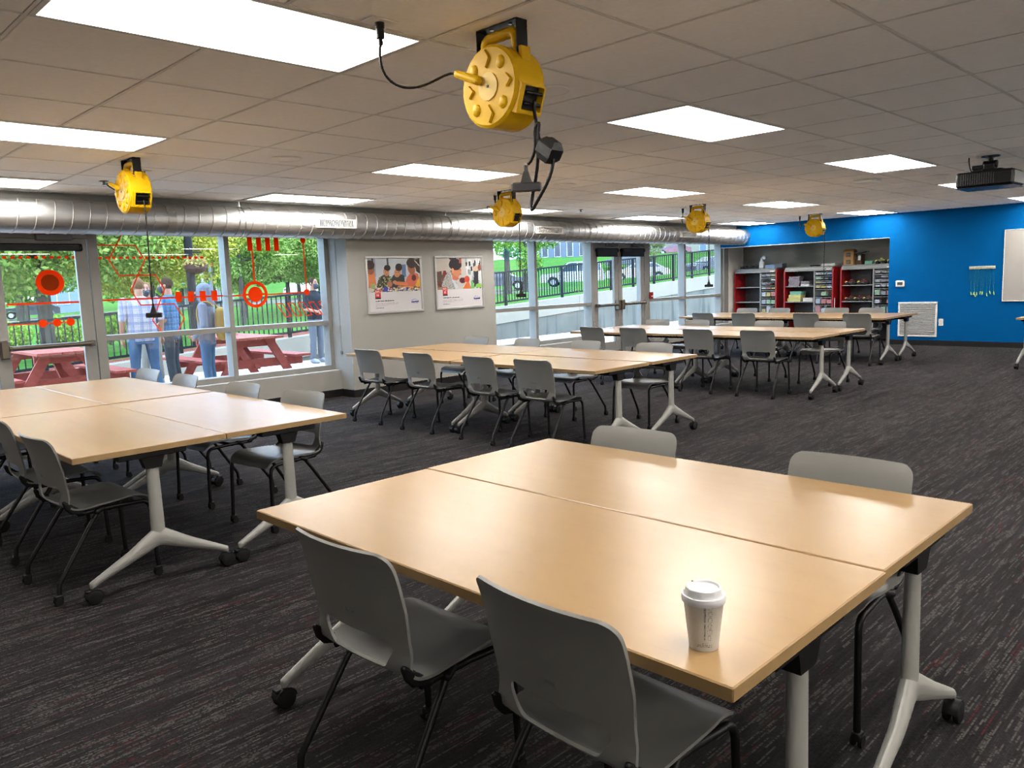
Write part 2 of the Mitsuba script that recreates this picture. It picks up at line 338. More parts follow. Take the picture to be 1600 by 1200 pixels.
# door frames
struct('trim_6', fr((-6.24, XW + .02, 1.30, 1.40, 0, 2.2), (-6.24, XW + .02, -.75, -.68, 0, 2.2), (-6.24, XW + .02, -.68, 1.30, 2.13, 2.2)))
struct('trim_7', fr((-6.24, XW + .02, 10.043, 10.11, 0, 2.2), (-6.24, XW + .02, 11.76, 11.935, 0, 2.2), (-6.24, XW + .02, 10.11, 11.76, 2.13, 2.2)))
dn = 0
def door(y0, y1, hinge_left, label, blind, zb):
    global dn; dn += 1; k = f'door_{dn}'; labels[k] = {'kind': 'structure', 'label': label}
    xf = XW + .015; s = .125; xb = xf - .055
    part(k, 'stile', fr((xb, xf, y0 + .003, y0 + s, .01, 2.128))); part(k, 'stile', fr((xb, xf, y1 - s, y1 - .003, .01, 2.128)))
    part(k, 'rail', fr((xb, xf, y0 + s, y1 - s, 2.0, 2.128))); part(k, 'rail', fr((xb, xf, y0 + s, y1 - s, .01, .26)))
    glass(k, y0 + s, y1 - s, .26, 2.0, xf - .03)
    a, b = y0 + .10, y1 - .06
    if not hinge_left: a, b = y0 + .06, y1 - .10
    part(k, 'panic_bar', P(join(mv(cyl(.028, b - a, 16), rx=PI / 2, x=xf + .075, y=(a + b) / 2, z=.985), cbox(xf + .05, xf + .1, b - .03, b, .96, 1.01), cbox(xf + .05, xf + .1, a, a + .03, .96, 1.01)), 'm_bronze'), label='bronze push bar')
    e = y0 + .065 if hinge_left else y1 - .065
    part(k, 'latch_case', P(cbox(xf, xf + .085, e - .042, e + .042, .88, 1.07, .012), 'm_bronze'), label='bronze latch case')
    part(k, 'bracket', P(cbox(xf, xf + .07, (b if hinge_left else a) - .03, (b if hinge_left else a) + .03, .955, 1.015, .006), 'm_bronze'))
    if blind:
        part(k, 'blind', P(join(cbox(xf + .01, xf + .075, y0 + .07, y1 - .09, zb - (.035 if dn < 3 else .12), zb + .04, .008), mv(cyl(.04, .03, 20), rx=PI / 2, x=xf + .045, y=y1 - .085, z=zb), mv(cyl(.04, .03, 20), rx=PI / 2, x=xf + .045, y=y0 + .075, z=zb)), 'm_black'), label='black rolled-up blind')
    part(k, 'closer', P(cbox(xf, xf + .06, (y0 + y1) / 2 - .02, (y0 + y1) / 2 + .33, 2.105, 2.175, .006), 'm_alu_dark'), label='grey door closer box')
    return k
door(.33, 1.295, True, 'left glass door leaf with an orange disc decal', True, 2.03); door(-.675, .325, False, 'glass door leaf at the left edge', True, 2.03)
door(10.115, 10.88, False, 'left leaf of the far double doors', True, 2.03); door(10.885, 11.755, True, 'right leaf of the far double doors', True, 2.03)

# ------------------------------------------------------------------ duct under the ceiling
DX, DZ, DR = -5.42, 2.303, .168
dk = thing('duct', 'long round galvanised spiral duct running under the ceiling above the windows', 'air duct')
Y0, Y1 = -4.0, YB
ring = np.linspace(Y0, Y1, 60)
part(dk, 'tube', P(tube([(DX, y, DZ) for y in ring], DR, 40), 'm_duct', 50))
th = np.linspace(0, 2 * PI, 41)
seam_d = P(tube([(DX + (DR + .001) * math.cos(t), .16 * t / (2 * PI), DZ + (DR + .001) * math.sin(t)) for t in th], .0055, 6, False), 'm_silver', True)
for y in np.arange(Y0, Y1 - .2, .16): part(dk, 'seam', seam_d, T().translate([0, float(y), 0]))
for y in (1.9, 5.4, 8.55, 11.75):
    part(dk, 'coupling', P(tube([(DX, y, DZ), (DX, y + .09, DZ)], DR + .006, 40), 'm_silver', 50))
for y in (-.3, 2.79, 5.95, 9.09, 12.4):
    part(dk, 'hanger', P(join(tube([(DX + .03, y, DZ + DR - .02), (DX + .03, y, H + .01)], .003, 6), tube([(DX + (DR + .004) * math.cos(t), y, DZ + (DR + .004) * math.sin(t)) for t in np.linspace(0, 2 * PI, 33)], .006, 6, False)), 'm_steel'))
for n_, (ya, yb) in enumerate(((3.72, 4.30), (7.73, 8.36), (11.88, 12.46))):
    k = thing('air_register', ['white air register with black slots on the duct left of the posters', 'white framed air register on the duct right of the posters', 'white framed air register on the duct above the far windows'][n_], 'air vent', 'air registers on the duct')
    ym, w = (ya + yb) / 2, yb - ya
    tr = T().translate([DX, ym, DZ]).rotate([0, 1, 0], -2)
    part(k, 'frame', P(join(box(DR - .012, DR + .02, -w / 2, w / 2, .04, .055), box(DR - .012, DR + .02, -w / 2, w / 2, -.06, -.045), box(DR - .012, DR + .02, -w / 2, -w / 2 + .035, -.06, .055), box(DR - .012, DR + .02, w / 2 - .035, w / 2, -.06, .055)), 'm_white'), tr)
    part(k, 'backing', P(box(DR - .02, DR + .004, -w / 2 + .02, w / 2 - .02, -.05, .045), 'm_black'), tr)
    sl = P(box(DR, DR + .016, -.0035, .0035, -.046, .041), 'm_white')
    for y in np.linspace(-w / 2 + .045, w / 2 - .045, 20): part(k, 'slat', sl, tr @ T().translate([0, float(y), 0]))

# ------------------------------------------------------------------ tables
TL, TW, TZ, TT = 1.83, .757, .736, .031
def table_proto():
    o = []
    hx, hy = TL / 2, TW / 2
    o.append(('table_top', P(cbox(-hx, hx, -hy, hy, TZ - TT, TZ, .0025), 'm_maple')))
    o.append(('edge_band', P(join(box(-hx - .001, -hx + .004, -hy + .001, hy - .001, TZ - TT + .002, TZ - .0025), box(hx - .004, hx + .001, -hy + .001, hy - .001, TZ - TT + .002, TZ - .0025),
              box(-hx + .001, hx - .001, -hy - .001, -hy + .004, TZ - TT + .002, TZ - .0025), box(-hx + .001, hx - .001, hy - .004, hy + .001, TZ - TT + .002, TZ - .0025)), 'm_maple_edge')))
    o.append(('rail', P(cbox(-hx + .1, hx - .1, -.03, .03, TZ - TT - .055, TZ - TT - .012, .004), 'm_black')))
    n = 0
    for sx in (-1, 1):
        px = sx * (hx - .052); k = 'leg' if n == 0 else f'leg_{n:03d}'; n += 1
        th = np.arange(28) * 2 * PI / 28
        def ell(z, a, b): return np.c_[px + a * np.cos(th), b * np.sin(th), 0 * th + z]
        rings = [ell(.262, .024, .036), ell(TZ - TT - .06, .021, .031)]
        V = np.vstack(rings); Fc = []
        for j in range(28): Fc += [[j, (j + 1) % 28, 28 + (j + 1) % 28], [j, 28 + (j + 1) % 28, 28 + j]]
        o.append((k, P(tm(V, Fc), 'm_leg', True)))
        o.append((k + '__bracket', P(join(cbox(px - .035, px + .035, -.17, .17, TZ - TT - .03, TZ - TT - .001, .004), hullpts([(px + a * .03, b * .06, TZ - TT - .02) for a in (-1, 1) for b in (-1, 1)] + [(px + a * .026, b * .038, TZ - TT - .09) for a in (-1, 1) for b in (-1, 1)])), 'm_black')))
        arms = []
        for sy in (-1, 1):
            def ellip(c, r): return m3.Manifold.sphere(1., 20).scale(r).translate(c)
            hub = ellip([px, 0, .255], [.027, .040, .050]); mid = ellip([px + sx * .018, sy * .15, .183], [.022, .026, .030]); tip = ellip([px + sx * .022, sy * .335, .098], [.017, .019, .0165])
            arms += [m3.Manifold.batch_hull([hub, mid]), m3.Manifold.batch_hull([mid, tip]), m3.Manifold.batch_hull([tip, ellip([px + sx * .023, sy * .34, .085], [.013, .013, .012])])]
        foot = toT(uni(*arms), .03, 6)
        o.append((k + '__foot', P(foot, 'm_leg', 50)))
        for q, sy in enumerate((-1, 1)):
            cx, cy = px + sx * .030, sy * (.340)
            w = [mv(lathe([(0, -.011), (.026, -.011), (.034, -.008), (.0365, -.003), (.0365, .003), (.034, .008), (.026, .011), (0, .011)], 22), ry=PI / 2, x=cx + d, y=cy, z=.0365) for d in (-.016, .016)]
            hood = trimesh.creation.annulus(.030, .0405, .046, sections=24); hood = mv(hood, ry=PI / 2, x=cx, y=cy, z=.0375)
            hood = trimesh.intersections.slice_mesh_plane(hood, [0, 0, 1], [0, 0, .04], cap=False)
            o.append((k + '__caster' + ('' if q == 0 else '_001'), P(join(w + [hood, mv(cyl(.009, .05, 12), x=px + sx * .026, y=sy * .338, z=.075), mv(cyl(.012, .03, 12), ry=PI / 2, x=cx, y=cy, z=.0365), cbox(cx - .015, cx + .015, cy + sy * .02, cy + sy * .034, .066, .076, .003)]), 'm_rubber', 40)))
    return o
TP = table_proto()
def table(x, y, label, group):
    k = name('folding_table'); labels[k] = {'label': label, 'category': 'table', 'group': group}
    proto_put(k, TP, T().translate([x, y, 0]))
table(1.867, -.018, 'light maple flip-top table on grey wheeled legs, holding the white coffee cup', 'light maple tables on grey wheeled legs')
table(1.860, .748, 'light maple flip-top table pushed behind the table with the coffee cup', 'light maple tables on grey wheeled legs')
def block(xs, ys, who):
    for iy, y in enumerate(ys):
        for ix, x in enumerate(xs):
            table(x, y, f'light maple table, {("near", "far")[iy]} {("left", "right")[ix]} of the four in {who}', 'light maple tables on grey wheeled legs')
BLK = dict(B='the left-door table block', C='the poster-wall table block', D='the second-last table block', E='the blue-wall table block')
block((-3.37, -1.50), (-.165, .60), BLK['B'])
block((-3.40, -1.535), (3.80, 4.61), BLK['C'])
block((-3.24, -1.395), (7.60, 8.40), BLK['D'])
block((-3.83, -1.98), (11.40, 12.20), BLK['E'])
table(1.56, 11.70, 'light maple table at the right edge of the photo, before the whiteboard', 'light maple tables on grey wheeled legs')

# ------------------------------------------------------------------ chairs
from scipy.interpolate import CubicSpline
_cp = np.array([(.232, .402), (.222, .428), (.19, .445), (.06, .446), (-.07, .437), (-.135, .437), (-.178, .462), (-.192, .52), (-.206, .61), (-.224, .70), (-.249, .785), (-.264, .815)])
_d = np.r_[0, np.cumsum(np.linalg.norm(np.diff(_cp, axis=0), axis=1))]
_sp = CubicSpline(_d, _cp); VT = _d[-1]
_vv = np.linspace(0, VT, 400)
_zz = _sp(_vv)
v_seat = _vv[np.argmin(np.abs(_zz[:, 0] - .06))]; v_rear = _d[5]; v_up = _d[6]
def width(v):
    return np.interp(v, [0, .05, .15, v_rear - .05, v_up, v_up + .10, VT - .18, VT - .05, VT], [.375, .425, .452, .452, .430, .428, .446, .444, .432]) / 2
def shell_poly(v0, v1):
    v = np.linspace(v0, v1, 60); w = width(v)
    return Polygon(np.vstack([np.c_[w, v], np.c_[-w[::-1], v[::-1]]]))
vh0, vh1 = v_up + .004, v_up + .092
hole = Polygon([(-.115, vh0), (.115, vh0), (.158, vh0 + .06), (.150, vh1), (-.150, vh1), (-.158, vh0 + .06)]).buffer(-.022).buffer(.022, 6)
full = shell_poly(0, VT)
full = full.buffer(-.045).buffer(.045, 8)
cut = v_rear + .012
back_p = full.intersection(sbox(-1, cut, 1, VT + 1)).difference(hole)
seat_p = full.intersection(sbox(-1, -1, 1, cut))
def bend(pts):
    u, v, w = pts[:, 0], np.clip(pts[:, 1], 0, VT), pts[:, 2]
    p = _sp(v); t = _sp(v, 1); t /= np.linalg.norm(t, axis=1, keepdims=True)
    n = np.c_[-t[:, 1], t[:, 0]]        # points up / back... for the seat: (0, -1)->(.)
    b = np.clip((v - v_rear) / .12, 0, 1); b = b * b * (3 - 2 * b)
    q = (u / .22) ** 2
    y = p[:, 0] + n[:, 0] * w + b * .030 * q; z = p[:, 1] + n[:, 1] * w + (1 - b) * .010 * q * np.clip(v / .12, 0, 1)
    x = u * (1 - .015 * b * q)
    return np.c_[x, y, z]
def plate(poly, th):
    m = extr(poly, th); M_ = m3.Manifold(m3.Mesh(np.asarray(m.vertices, np.float32), np.asarray(m.faces, np.uint32))).refine_to_length(.022)
    M_ = M_.warp_batch(lambda a: bend(np.asarray(a) - [0, 0, th / 2]))
    return toT(M_)
def chair_proto():
    o = [('backrest', P(plate(back_p, .009), 'm_plastic', 45)), ('seat', P(plate(seat_p, .009), 'm_plastic', 45))]
    r = .0112; n = 0
    for sx in (-1, 1):
        k = 'leg' if n == 0 else f'leg_{n:03d}'; n += 1
        pts = [(sx * .213, .235, .045), (sx * .211, .232, .10), (sx * .206, .222, .37)] + [(sx * .205, .221 - .045 * (1 - math.cos(a)), .372 + .045 * math.sin(a)) for a in np.linspace(.2, PI / 2, 6)] + [(sx * .200, .05, .421), (sx * .198, -.13, .417)]
        o.append((k, P(tube(pts, r, 10), 'm_black', True)))
        o.append((k + '__caster', P(join(mv(cyl(.019, .012, 16), ry=PI / 2, x=sx * .213 - .012, y=.228, z=.019), mv(cyl(.019, .012, 16), ry=PI / 2, x=sx * .213 + .012, y=.228, z=.019), cbox(sx * .213 - .014, sx * .213 + .014, .212, .25, .022, .052, .005)), 'm_rubber', 40)))
    for sx in (-1, 1):
        k = f'leg_{n:03d}'; n += 1
        pts = [(sx * .205, -.03, .425), (sx * .212, -.09, .345), (sx * .226, -.215, .16), (sx * .230, -.255, .10), (sx * .231, -.262, .045)]
        o.append((k, P(join(tube(pts, r, 10), toT(bone((sx * .200, -.015, .424), .015, (sx * .214, -.045, .416), .014, 12))), 'm_black', 50)))
        o.append((k + '__caster', P(join(mv(cyl(.019, .012, 16), ry=PI / 2, x=sx * .231 - .012, y=-.268, z=.019), mv(cyl(.019, .012, 16), ry=PI / 2, x=sx * .231 + .012, y=-.268, z=.019), cbox(sx * .231 - .014, sx * .231 + .014, -.285, -.246, .022, .052, .005)), 'm_rubber', 40)))
    o.append(('cross_bar', P(tube([(-.2, .02, .415), (.2, .02, .415)], .010, 10), 'm_black', True)))
    for q, sx in enumerate((-1, 1)):
        b = toT(m3.Manifold.batch_hull([m3.Manifold.sphere(.0085, 12).translate([sx * .207, yy, zz]) for yy, zz in ((-.10, .418), (-.160, .436), (-.182, .462), (-.190, .492))]))
        o.append(('back_bracket' if q == 0 else 'back_bracket_001', P(b, 'm_black', 40)))
    t = meshkit.text_mesh('HON', .013, .0015, True); t = mv(t, x=-t.bounds[1][0] / 2)
    v = t.vertices; q = bend(np.c_[v[:, 0], v[:, 1] + vh1 + .05, v[:, 2] + .0045]); t.vertices = q
    o.append(('embossed_mark', P(t, 'm_plastic')))
    return o
CPR = chair_proto()
def chair(x, ytop, face, label, group, turn=0.):       # face: +1 looks towards +Y, -1 towards -Y; ytop: where the top of the back stands
    k = name('chair'); labels[k] = {'label': label, 'category': 'chair', 'group': group}
    proto_put(k, CPR, T().translate([x, ytop + face * .255, 0]).rotate([0, 0, 1], (0 if face > 0 else 180) + turn))
GN = 'grey plastic chairs with black legs'
chair(1.655, -.545, 1, 'grey plastic chair at the front table, left of the two seen from behind', GN, 2)
chair(2.355, -.475, 1, 'grey plastic chair seen from behind at the front table, below the coffee cup', GN, -2)
chair(2.36, 1.225, -1, 'grey plastic chair on the far side of the front table, the right one', GN, 1)
chair(1.415, 1.225, -1, 'grey plastic chair on the far side of the front table, the left one', GN, 4)
chair(-.975, -.63, 1, 'grey plastic chair at the near right corner of the left-door table block', GN, 3)
chair(-1.80, -.60, 1, 'grey plastic chair cut by the left edge, next to the near corner chair', GN, -2)
chair(-2.97, -.60, 1, 'grey plastic chair under the near side of the left table block, farthest left', GN, 3)
ordn = ('leftmost', 'second-left', 'third-left', 'rightmost')
def crow(xs, y, face, who, side, turns):
    for q, (x, t) in enumerate(zip(xs, turns)):
        chair(x, y + .02 * math.sin(7 * q + 3 * y), face, f'grey chair, {ordn[q]} of four on the {side} side of {who}', GN, t)
crow((-3.94, -3.09, -2.03, -1.175), 1.10, -1, BLK['B'], 'far', (4, 2, 6, 8))
crow((-3.75, -2.86, -1.93, -1.25), 3.29, 1, BLK['C'], 'near', (3, 3, -2, 2))
crow((-3.92, -3.02, -2.11, -1.18), 5.15, -1, BLK['C'], 'far', (2, -3, -2, 3))
crow((-3.68, -2.96, -1.93, -1.12), 7.09, 1, BLK['D'], 'near', (-3, 0, -2, 2))
crow((-3.77, -3.06, -1.86, -.99), 8.95, -1, BLK['D'], 'far', (3, -2, 2, -2))
crow((-4.17, -3.38, -2.24, -1.42), 10.86, 1, BLK['E'], 'near', (-2, 2, -2, 1))
crow((-4.26, -3.60, -2.48, -1.89), 12.75, -1, BLK['E'], 'far', (2, -2, 2, -4))

# ------------------------------------------------------------------ coffee cup
cu = thing('coffee_cup', 'white paper coffee cup with a white plastic lid on the front table', 'cup')
CX, CY, Z0 = 2.652, -.283, TZ + .0005
ct = T().translate([CX, CY, Z0])
R0, R1, HC = .0295, .0415, .107
part(cu, 'body', P(lathe([(0, .004), (R0 - .002, .004), (R0 - .001, 0), (R0, 0), (R0 + .0003, .002), (R1, HC), (R1 + .0015, HC + .002), (R1, HC + .004), (R1 - .002, HC + .002)], 64), 'm_cup', 40), ct)
part(cu, 'lid', P(lathe([(R1 + .001, HC - .009), (R1 + .0026, HC - .0085), (R1 + .0032, HC - .004), (R1 + .0032, HC + .001), (R1 + .002, HC + .0055), (R1 - .001, HC + .006), (R1 - .003, HC + .005), (R1 - .0045, HC + .010), (R1 - .006, HC + .0195), (R1 - .008, HC + .0212), (R1 - .0105, HC + .0205), (R1 - .012, HC + .0165), (0, HC + .0165)], 64), 'm_lid', 28), ct)
az = math.atan2(CAM[1] - CY, CAM[0] - CX)
part(cu, 'sip_hole', P(mv(cyl(.0022, .0012, 14), R1 - .0095, 0, HC + .0212, rz=0), 'm_ink'), ct @ T().rotate([0, 0, 1], math.degrees(az) + 225))
def oncone(m, a0, flip=False):      # mesh drawn in xy (x along the girth in metres, y = height) -> on the cup wall at angle a0
    v = m.vertices; r = R0 + (R1 - R0) * v[:, 1] / HC + .0002 + v[:, 2]
    a = a0 + v[:, 0] / .036; m = m.copy(); m.vertices = np.c_[r * np.cos(a), r * np.sin(a), v[:, 1]]; return m
def vtext(s, h, y0, y1, x):
    t = meshkit.text_mesh(s, h, .0002, True); e = t.bounds; f = (y1 - y0) / (e[1][0] - e[0][0])
    v = t.vertices.copy(); t.vertices = np.c_[x - v[:, 1], y0 + (v[:, 0] - e[0][0]) * f, v[:, 2]]; return t
pr = [oncone(vtext('STARBUCKS', .0036, .066, .097, .004), az), oncone(vtext('WE PROUDLY SERVE', .0026, .026, .063, .0035), az)]
part(cu, 'print', P(join(pr), 'm_ink'), ct)
bx = []
for q in range(6):
    y = .026 + .0132 * q; w = .0036 if q != 1 else .005
    for a, b, c, d in ((-w, w, 0, .0004), (-w, w, .0085, .0089), (-w, -w + .0004, 0, .0089), (w - .0004, w, 0, .0089), (-.002, .0018, .0098, .0106)): bx.append(oncone(box(.0125 + a, .0125 + b, y + c, y + d, 0, .0002), az))
part(cu, 'order_boxes', P(join(bx), 'm_grey_dark'), ct)
lines = []
for q, (s, y) in enumerate((('PLEASE RECYCLE', .0175), ('CAREFUL, THE BEVERAGE YOU ARE', .0135), ('ABOUT TO ENJOY IS EXTREMELY HOT', .0098))):
    t = meshkit.text_mesh(s, .0017, .0002, q == 1); w = .013 if q == 0 else .036; e = t.bounds; v = t.vertices
    t.vertices = np.c_[(v[:, 0] - e[0][0]) * w / (e[1][0] - e[0][0]) - (.004 if q == 0 else .016), v[:, 1] + y, v[:, 2]]; lines.append(oncone(t, az))
part(cu, 'small_print', P(join(lines), 'm_ink'), ct)

# ------------------------------------------------------------------ cord reels on the ceiling
def reel_parts():
    o, R, D = [], .166, .085
    drum = m3.Manifold.cylinder(2 * D - .02, R, R, 56, True).rotate([90, 0, 0])
    lipf = m3.Manifold.batch_hull([m3.Manifold.cylinder(.006, R, R, 56, True).rotate([90, 0, 0]).translate([0, -D + .012, 0]), m3.Manifold.cylinder(.002, R - .012, R - .012, 56, True).rotate([90, 0, 0]).translate([0, -D, 0])])
    lipb = m3.Manifold.batch_hull([m3.Manifold.cylinder(.006, R, R, 56, True).rotate([90, 0, 0]).translate([0, D - .012, 0]), m3.Manifold.cylinder(.002, R - .012, R - .012, 56, True).rotate([90, 0, 0]).translate([0, D, 0])])
    mouth_b = m3.Manifold.cube([.10, 2 * D - .025, .118], True).rotate([0, 20, 0]).translate([.115, .0, -.055])
    mouth_c = m3.Manifold.cube([.12, .112, .096], True).rotate([0, 20, 0]).translate([.165, .008, -.068])
    ear = m3.Manifold.cube([.04, .05, .05], True).translate([-.11, 0, .11])
    ear2 = m3.Manifold.cube([.05, .05, .06], True).translate([.115, 0, .115])
    o.append(('drum', P(toT(uni(drum, lipf, lipb, mouth_b, ear, ear2) - mouth_c), 'm_yellow', 30)))
    hp = [(-.095, 0, .12), (-.092, 0, .165)] + [(-.092 + .035 * (1 - math.cos(a)), 0, .182 + .035 * math.sin(a)) for a in np.linspace(.3, PI / 2, 5)] + [(.057 + .035 * math.sin(a), 0, .182 + .035 * math.cos(a)) for a in np.linspace(0, PI / 2 - .3, 5)] + [(.092, 0, .165), (.095, 0, .12)]
    hd = tube(hp, .0225, 12); hd.vertices[:, 1] *= 1.25
    o.append(('handle', P(hd, 'm_yellow', True)))
    dia = []
    for q in range(4):
        a = q * PI / 2 + .05; c = np.array([math.cos(a), math.sin(a)]) * .111
        rh = [(0, .040), (.024, 0), (0, -.040), (-.024, 0)] if q % 2 else [(0, .030), (.030, 0), (0, -.030), (-.030, 0)]
        dia.append(hullpts([(c[0] + x * s_, -D - h, c[1] + z * s_) for x, z in rh for s_, h in ((1, -.002), (.84, .012))]))
    for q, m in enumerate(dia): o.append(('raised_diamond' + ('' if q == 0 else f'_{q:03d}'), P(m, 'm_yellow')))
    for q in range(4):
        a = q * PI / 2 + PI / 4 + .05
        m = trimesh.creation.icosphere(2, 1.); m.apply_scale([.025, .012, .027]); o.append(('raised_dome' + ('' if q == 0 else f'_{q:03d}'), P(mv(m, math.cos(a) * .113, -D, math.sin(a) * .113), 'm_yellow', True)))
    o.append(('hub', P(join(mv(cyl(.056, .008, 40), rx=PI / 2, y=-D - .002)), 'm_yellow_pale', 40)))
    o.append(('screw', P(mv(cyl(.006, .004, 12), rx=PI / 2, y=-D - .007), 'm_ink')))
    o.append(('strain_relief', P(toT(uni(bone((-.045, -D - .018, .03), .019, (-.155, -D - .03, .075), .0165, 20))), 'm_yellow', 40)))
    o.append(('mouth', P(mv(box(-.045, -.03, -.05, .05, -.045, .045), ry=math.radians(20), x=.165, y=.008, z=-.068), 'm_black')))
    for q, zz in enumerate((-.022, .022)): o.append(('roller' + ('' if q == 0 else '_001'), P(mv(mv(mv(cyl(.008, .095, 12), rx=PI / 2), z=zz, x=-.005), ry=math.radians(20), x=.165, y=.008, z=-.068), 'm_black', 40)))
    lab = mv(box(-.035, .035, -.03, .03, 0, .001), z=R + .0005); lab = mv(lab, ry=math.radians(38))
    o.append(('rating_label', P(lab, 'm_silver')))
    zc = H - 2.300
    o.append(('bracket', P(join(cbox(-.122, .122, -.032, .032, zc - .006, zc - .0005, .002), cbox(-.122, -.116, -.032, .032, zc - .12, zc - .004, .002), cbox(.116, .122, -.032, .032, zc - .12, zc - .004, .002), mv(cyl(.032, .006, 24), ry=PI / 2, x=.119, z=zc - .12), mv(cyl(.032, .006, 24), ry=PI / 2, x=-.119, z=zc - .12), mv(cyl(.009, .27, 12), ry=PI / 2, z=zc - .12)), 'm_black', 40)))
    for q, xx in enumerate((-.055, .055)): o.append(('bolt' + ('' if q == 0 else '_001'), P(mv(cyl(.009, .004, 6), xx, 0, zc - .008), 'm_steel')))
    return o
RP = reel_parts()
reels = [(1.03, .81, (.768, .38), 'large yellow cord reel in front, hanging from the ceiling over the camera side'), (-3.12, .78, (-3.655, 1.07), 'yellow cord reel hanging at the far left before the duct, seen edge-on'),
         (-3.18, 5.01, (-3.57, 5.2), 'yellow cord reel hanging above the block of tables in front of the posters'), (-3.08, 9.0, (-3.53, 9.29), 'yellow cord reel hanging in front of the far double doors'), (-3.06, 13.05, (-3.41, 13.16), 'yellow cord reel hanging before the blue wall')]
tap = join(cbox(-.062, .062, -.014, .014, -.022, .016, .006), hullpts([(a * .024, b * .012, .014) for a in (-1, 1) for b in (-1, 1)] + [(a * .010, b * .008, .06) for a in (-1, 1) for b in (-1, 1)]), mv(cyl(.009, .03, 12), z=.07))
for q, (x, y, out, lb) in enumerate(reels):
    k = name('cord_reel'); labels[k] = {'label': lb, 'category': 'cord reel', 'group': 'yellow ceiling cord reels'}
    C0 = np.array([x, y, 2.300])
    proto_put(k, RP, T().translate(C0.tolist()))
    m = C0 + [.172, .008, -.075]
    part(k, 'feed_cord', P(tube(spline([C0 + [-.15, -.115, .075], C0 + [-.20, -.13, .082], (C0 + [-.2, -.13, .02]) * .55 + np.array([*out, 2.315]) * .45, (C0 + [-.2, -.13, .0]) * .15 + np.array([*out, 2.30]) * .85 + [0, 0, .02], (*out, H - .085)], 30), .0052, 8), 'm_black', True))
    part(k, 'plug', P(join(mv(cyl(.016, .05, 16), *out, H - .045), mv(cyl(.019, .02, 16), *out, H - .02), mv(cyl(.009, .03, 12), *out, H - .08)), 'm_black', 40))
    if q:
        e = np.array([x + .185, y, 1.335])
        part(k, 'hanging_cord', P(tube(spline([m, m + [.012, 0, -.08], (m + e) / 2 + [.004, 0, 0], e + [0, 0, .075]], 30), .0055, 8), 'm_black', True))
        part(k, 'power_tap', P(mv(tap, *e, rz=.8), 'm_black'))
    else:
        ip = lambda a, b, dy=0.: (lambda d: CAM + d * ((y + dy - CAM[1]) / d[1]))(fw + (a - 800) / F * rt - (b - 600) / F * up)
        cord = [m, m + [.0, 0, -.06], (1.225, y, 2.09), (1.222, y, 2.01), (1.19, y + .01, 1.90), (1.165, y + .01, 1.815), (1.175, y, 1.788), (1.21, y - .01, 1.81), (1.27, y - .01, 1.88), (1.30, y, 1.955), (1.298, y, 2.00)]
        part(k, 'hanging_cord', P(tube(spline(cord, 80), .0068, 8), 'm_black', True))
        part(k, 'cord_loop', P(tube(spline([(1.27, y, 2.035), (1.242, y - .01, 2.06), (1.236, y - .01, 2.10), (1.24, y - .012, 2.128), (1.228, y - .014, 2.12), (1.218, y - .012, 2.06), (1.20, y - .01, 2.0), (1.172, y - .01, 1.975)], 50), .0068, 8), 'm_black', True))
        b = hullpts([(a * .042, bb * .036, c * .02) for a in (-1, 1) for bb in (-1, 1) for c in (-1, 1)] + [(a * .026, bb * .022, c * .046) for a in (-1, 1) for bb in (-1, 1) for c in (-1, 1)])
        part(k, 'cord_stop', P(mv(b, 1.282, y, 2.015, ry=.6), 'm_black'))
        part(k, 'power_tap', P(mv(tap, 1.160, y - .012, 1.885, rz=.7), 'm_grey_dark'))
    ok = solo('ceiling_outlet', P(cbox(out[0] - .045, out[0] + .045, out[1] - .065, out[1] + .065, H - .010, H - .0045, .002), 'm_fixture'), f'white ceiling outlet plate of the {lb.split(" hanging")[0]}' + ('', ' at the far left', ' above the poster-wall block', ' before the double doors', ' before the blue wall')[q], 'power outlet', 'ceiling outlets of the cord reels')

# ------------------------------------------------------------------ posters
def painter(w, h):
    u, v = None, None
    class Cv:
        def __init__(s, u, v, bg): s.u, s.v, s.c = u, v, np.tile(np.array(bg, float), (len(u), 1))
        def put(s, m, c): s.c[m] = c
        def rect(s, a, b, c, d, col_): s.put((s.u >= a) & (s.u <= b) & (s.v >= c) & (s.v <= d), col_)
        def ell(s, x, y, a, b, col_, rot=0.):
            dx, dy = s.u - x, s.v - y; c, q = math.cos(rot), math.sin(rot)
            s.put(((dx * c + dy * q) / a) ** 2 + ((-dx * q + dy * c) / b) ** 2 < 1, col_)
        def poly(s, pts, col_):
            p = np.asarray(pts, float); m = np.zeros(len(s.u), bool); j = len(p) - 1
            for i in range(len(p)):
                a, b = p[i], p[j]; x = (b[0] - a[0]) * (s.v - a[1]) / (b[1] - a[1] + 1e-12) + a[0]
                m ^= ((a[1] > s.v) != (b[1] > s.v)) & (s.u < x); j = i
            s.put(m, col_)
        def line(s, a, b, w_, col_):
            a, b = np.array(a), np.array(b); d = b - a; L = np.hypot(*d); n = np.array([-d[1], d[0]]) / L * w_
            s.poly([a + n, b + n, b - n, a - n], col_)
    return Cv
Cv = painter(1, 1)
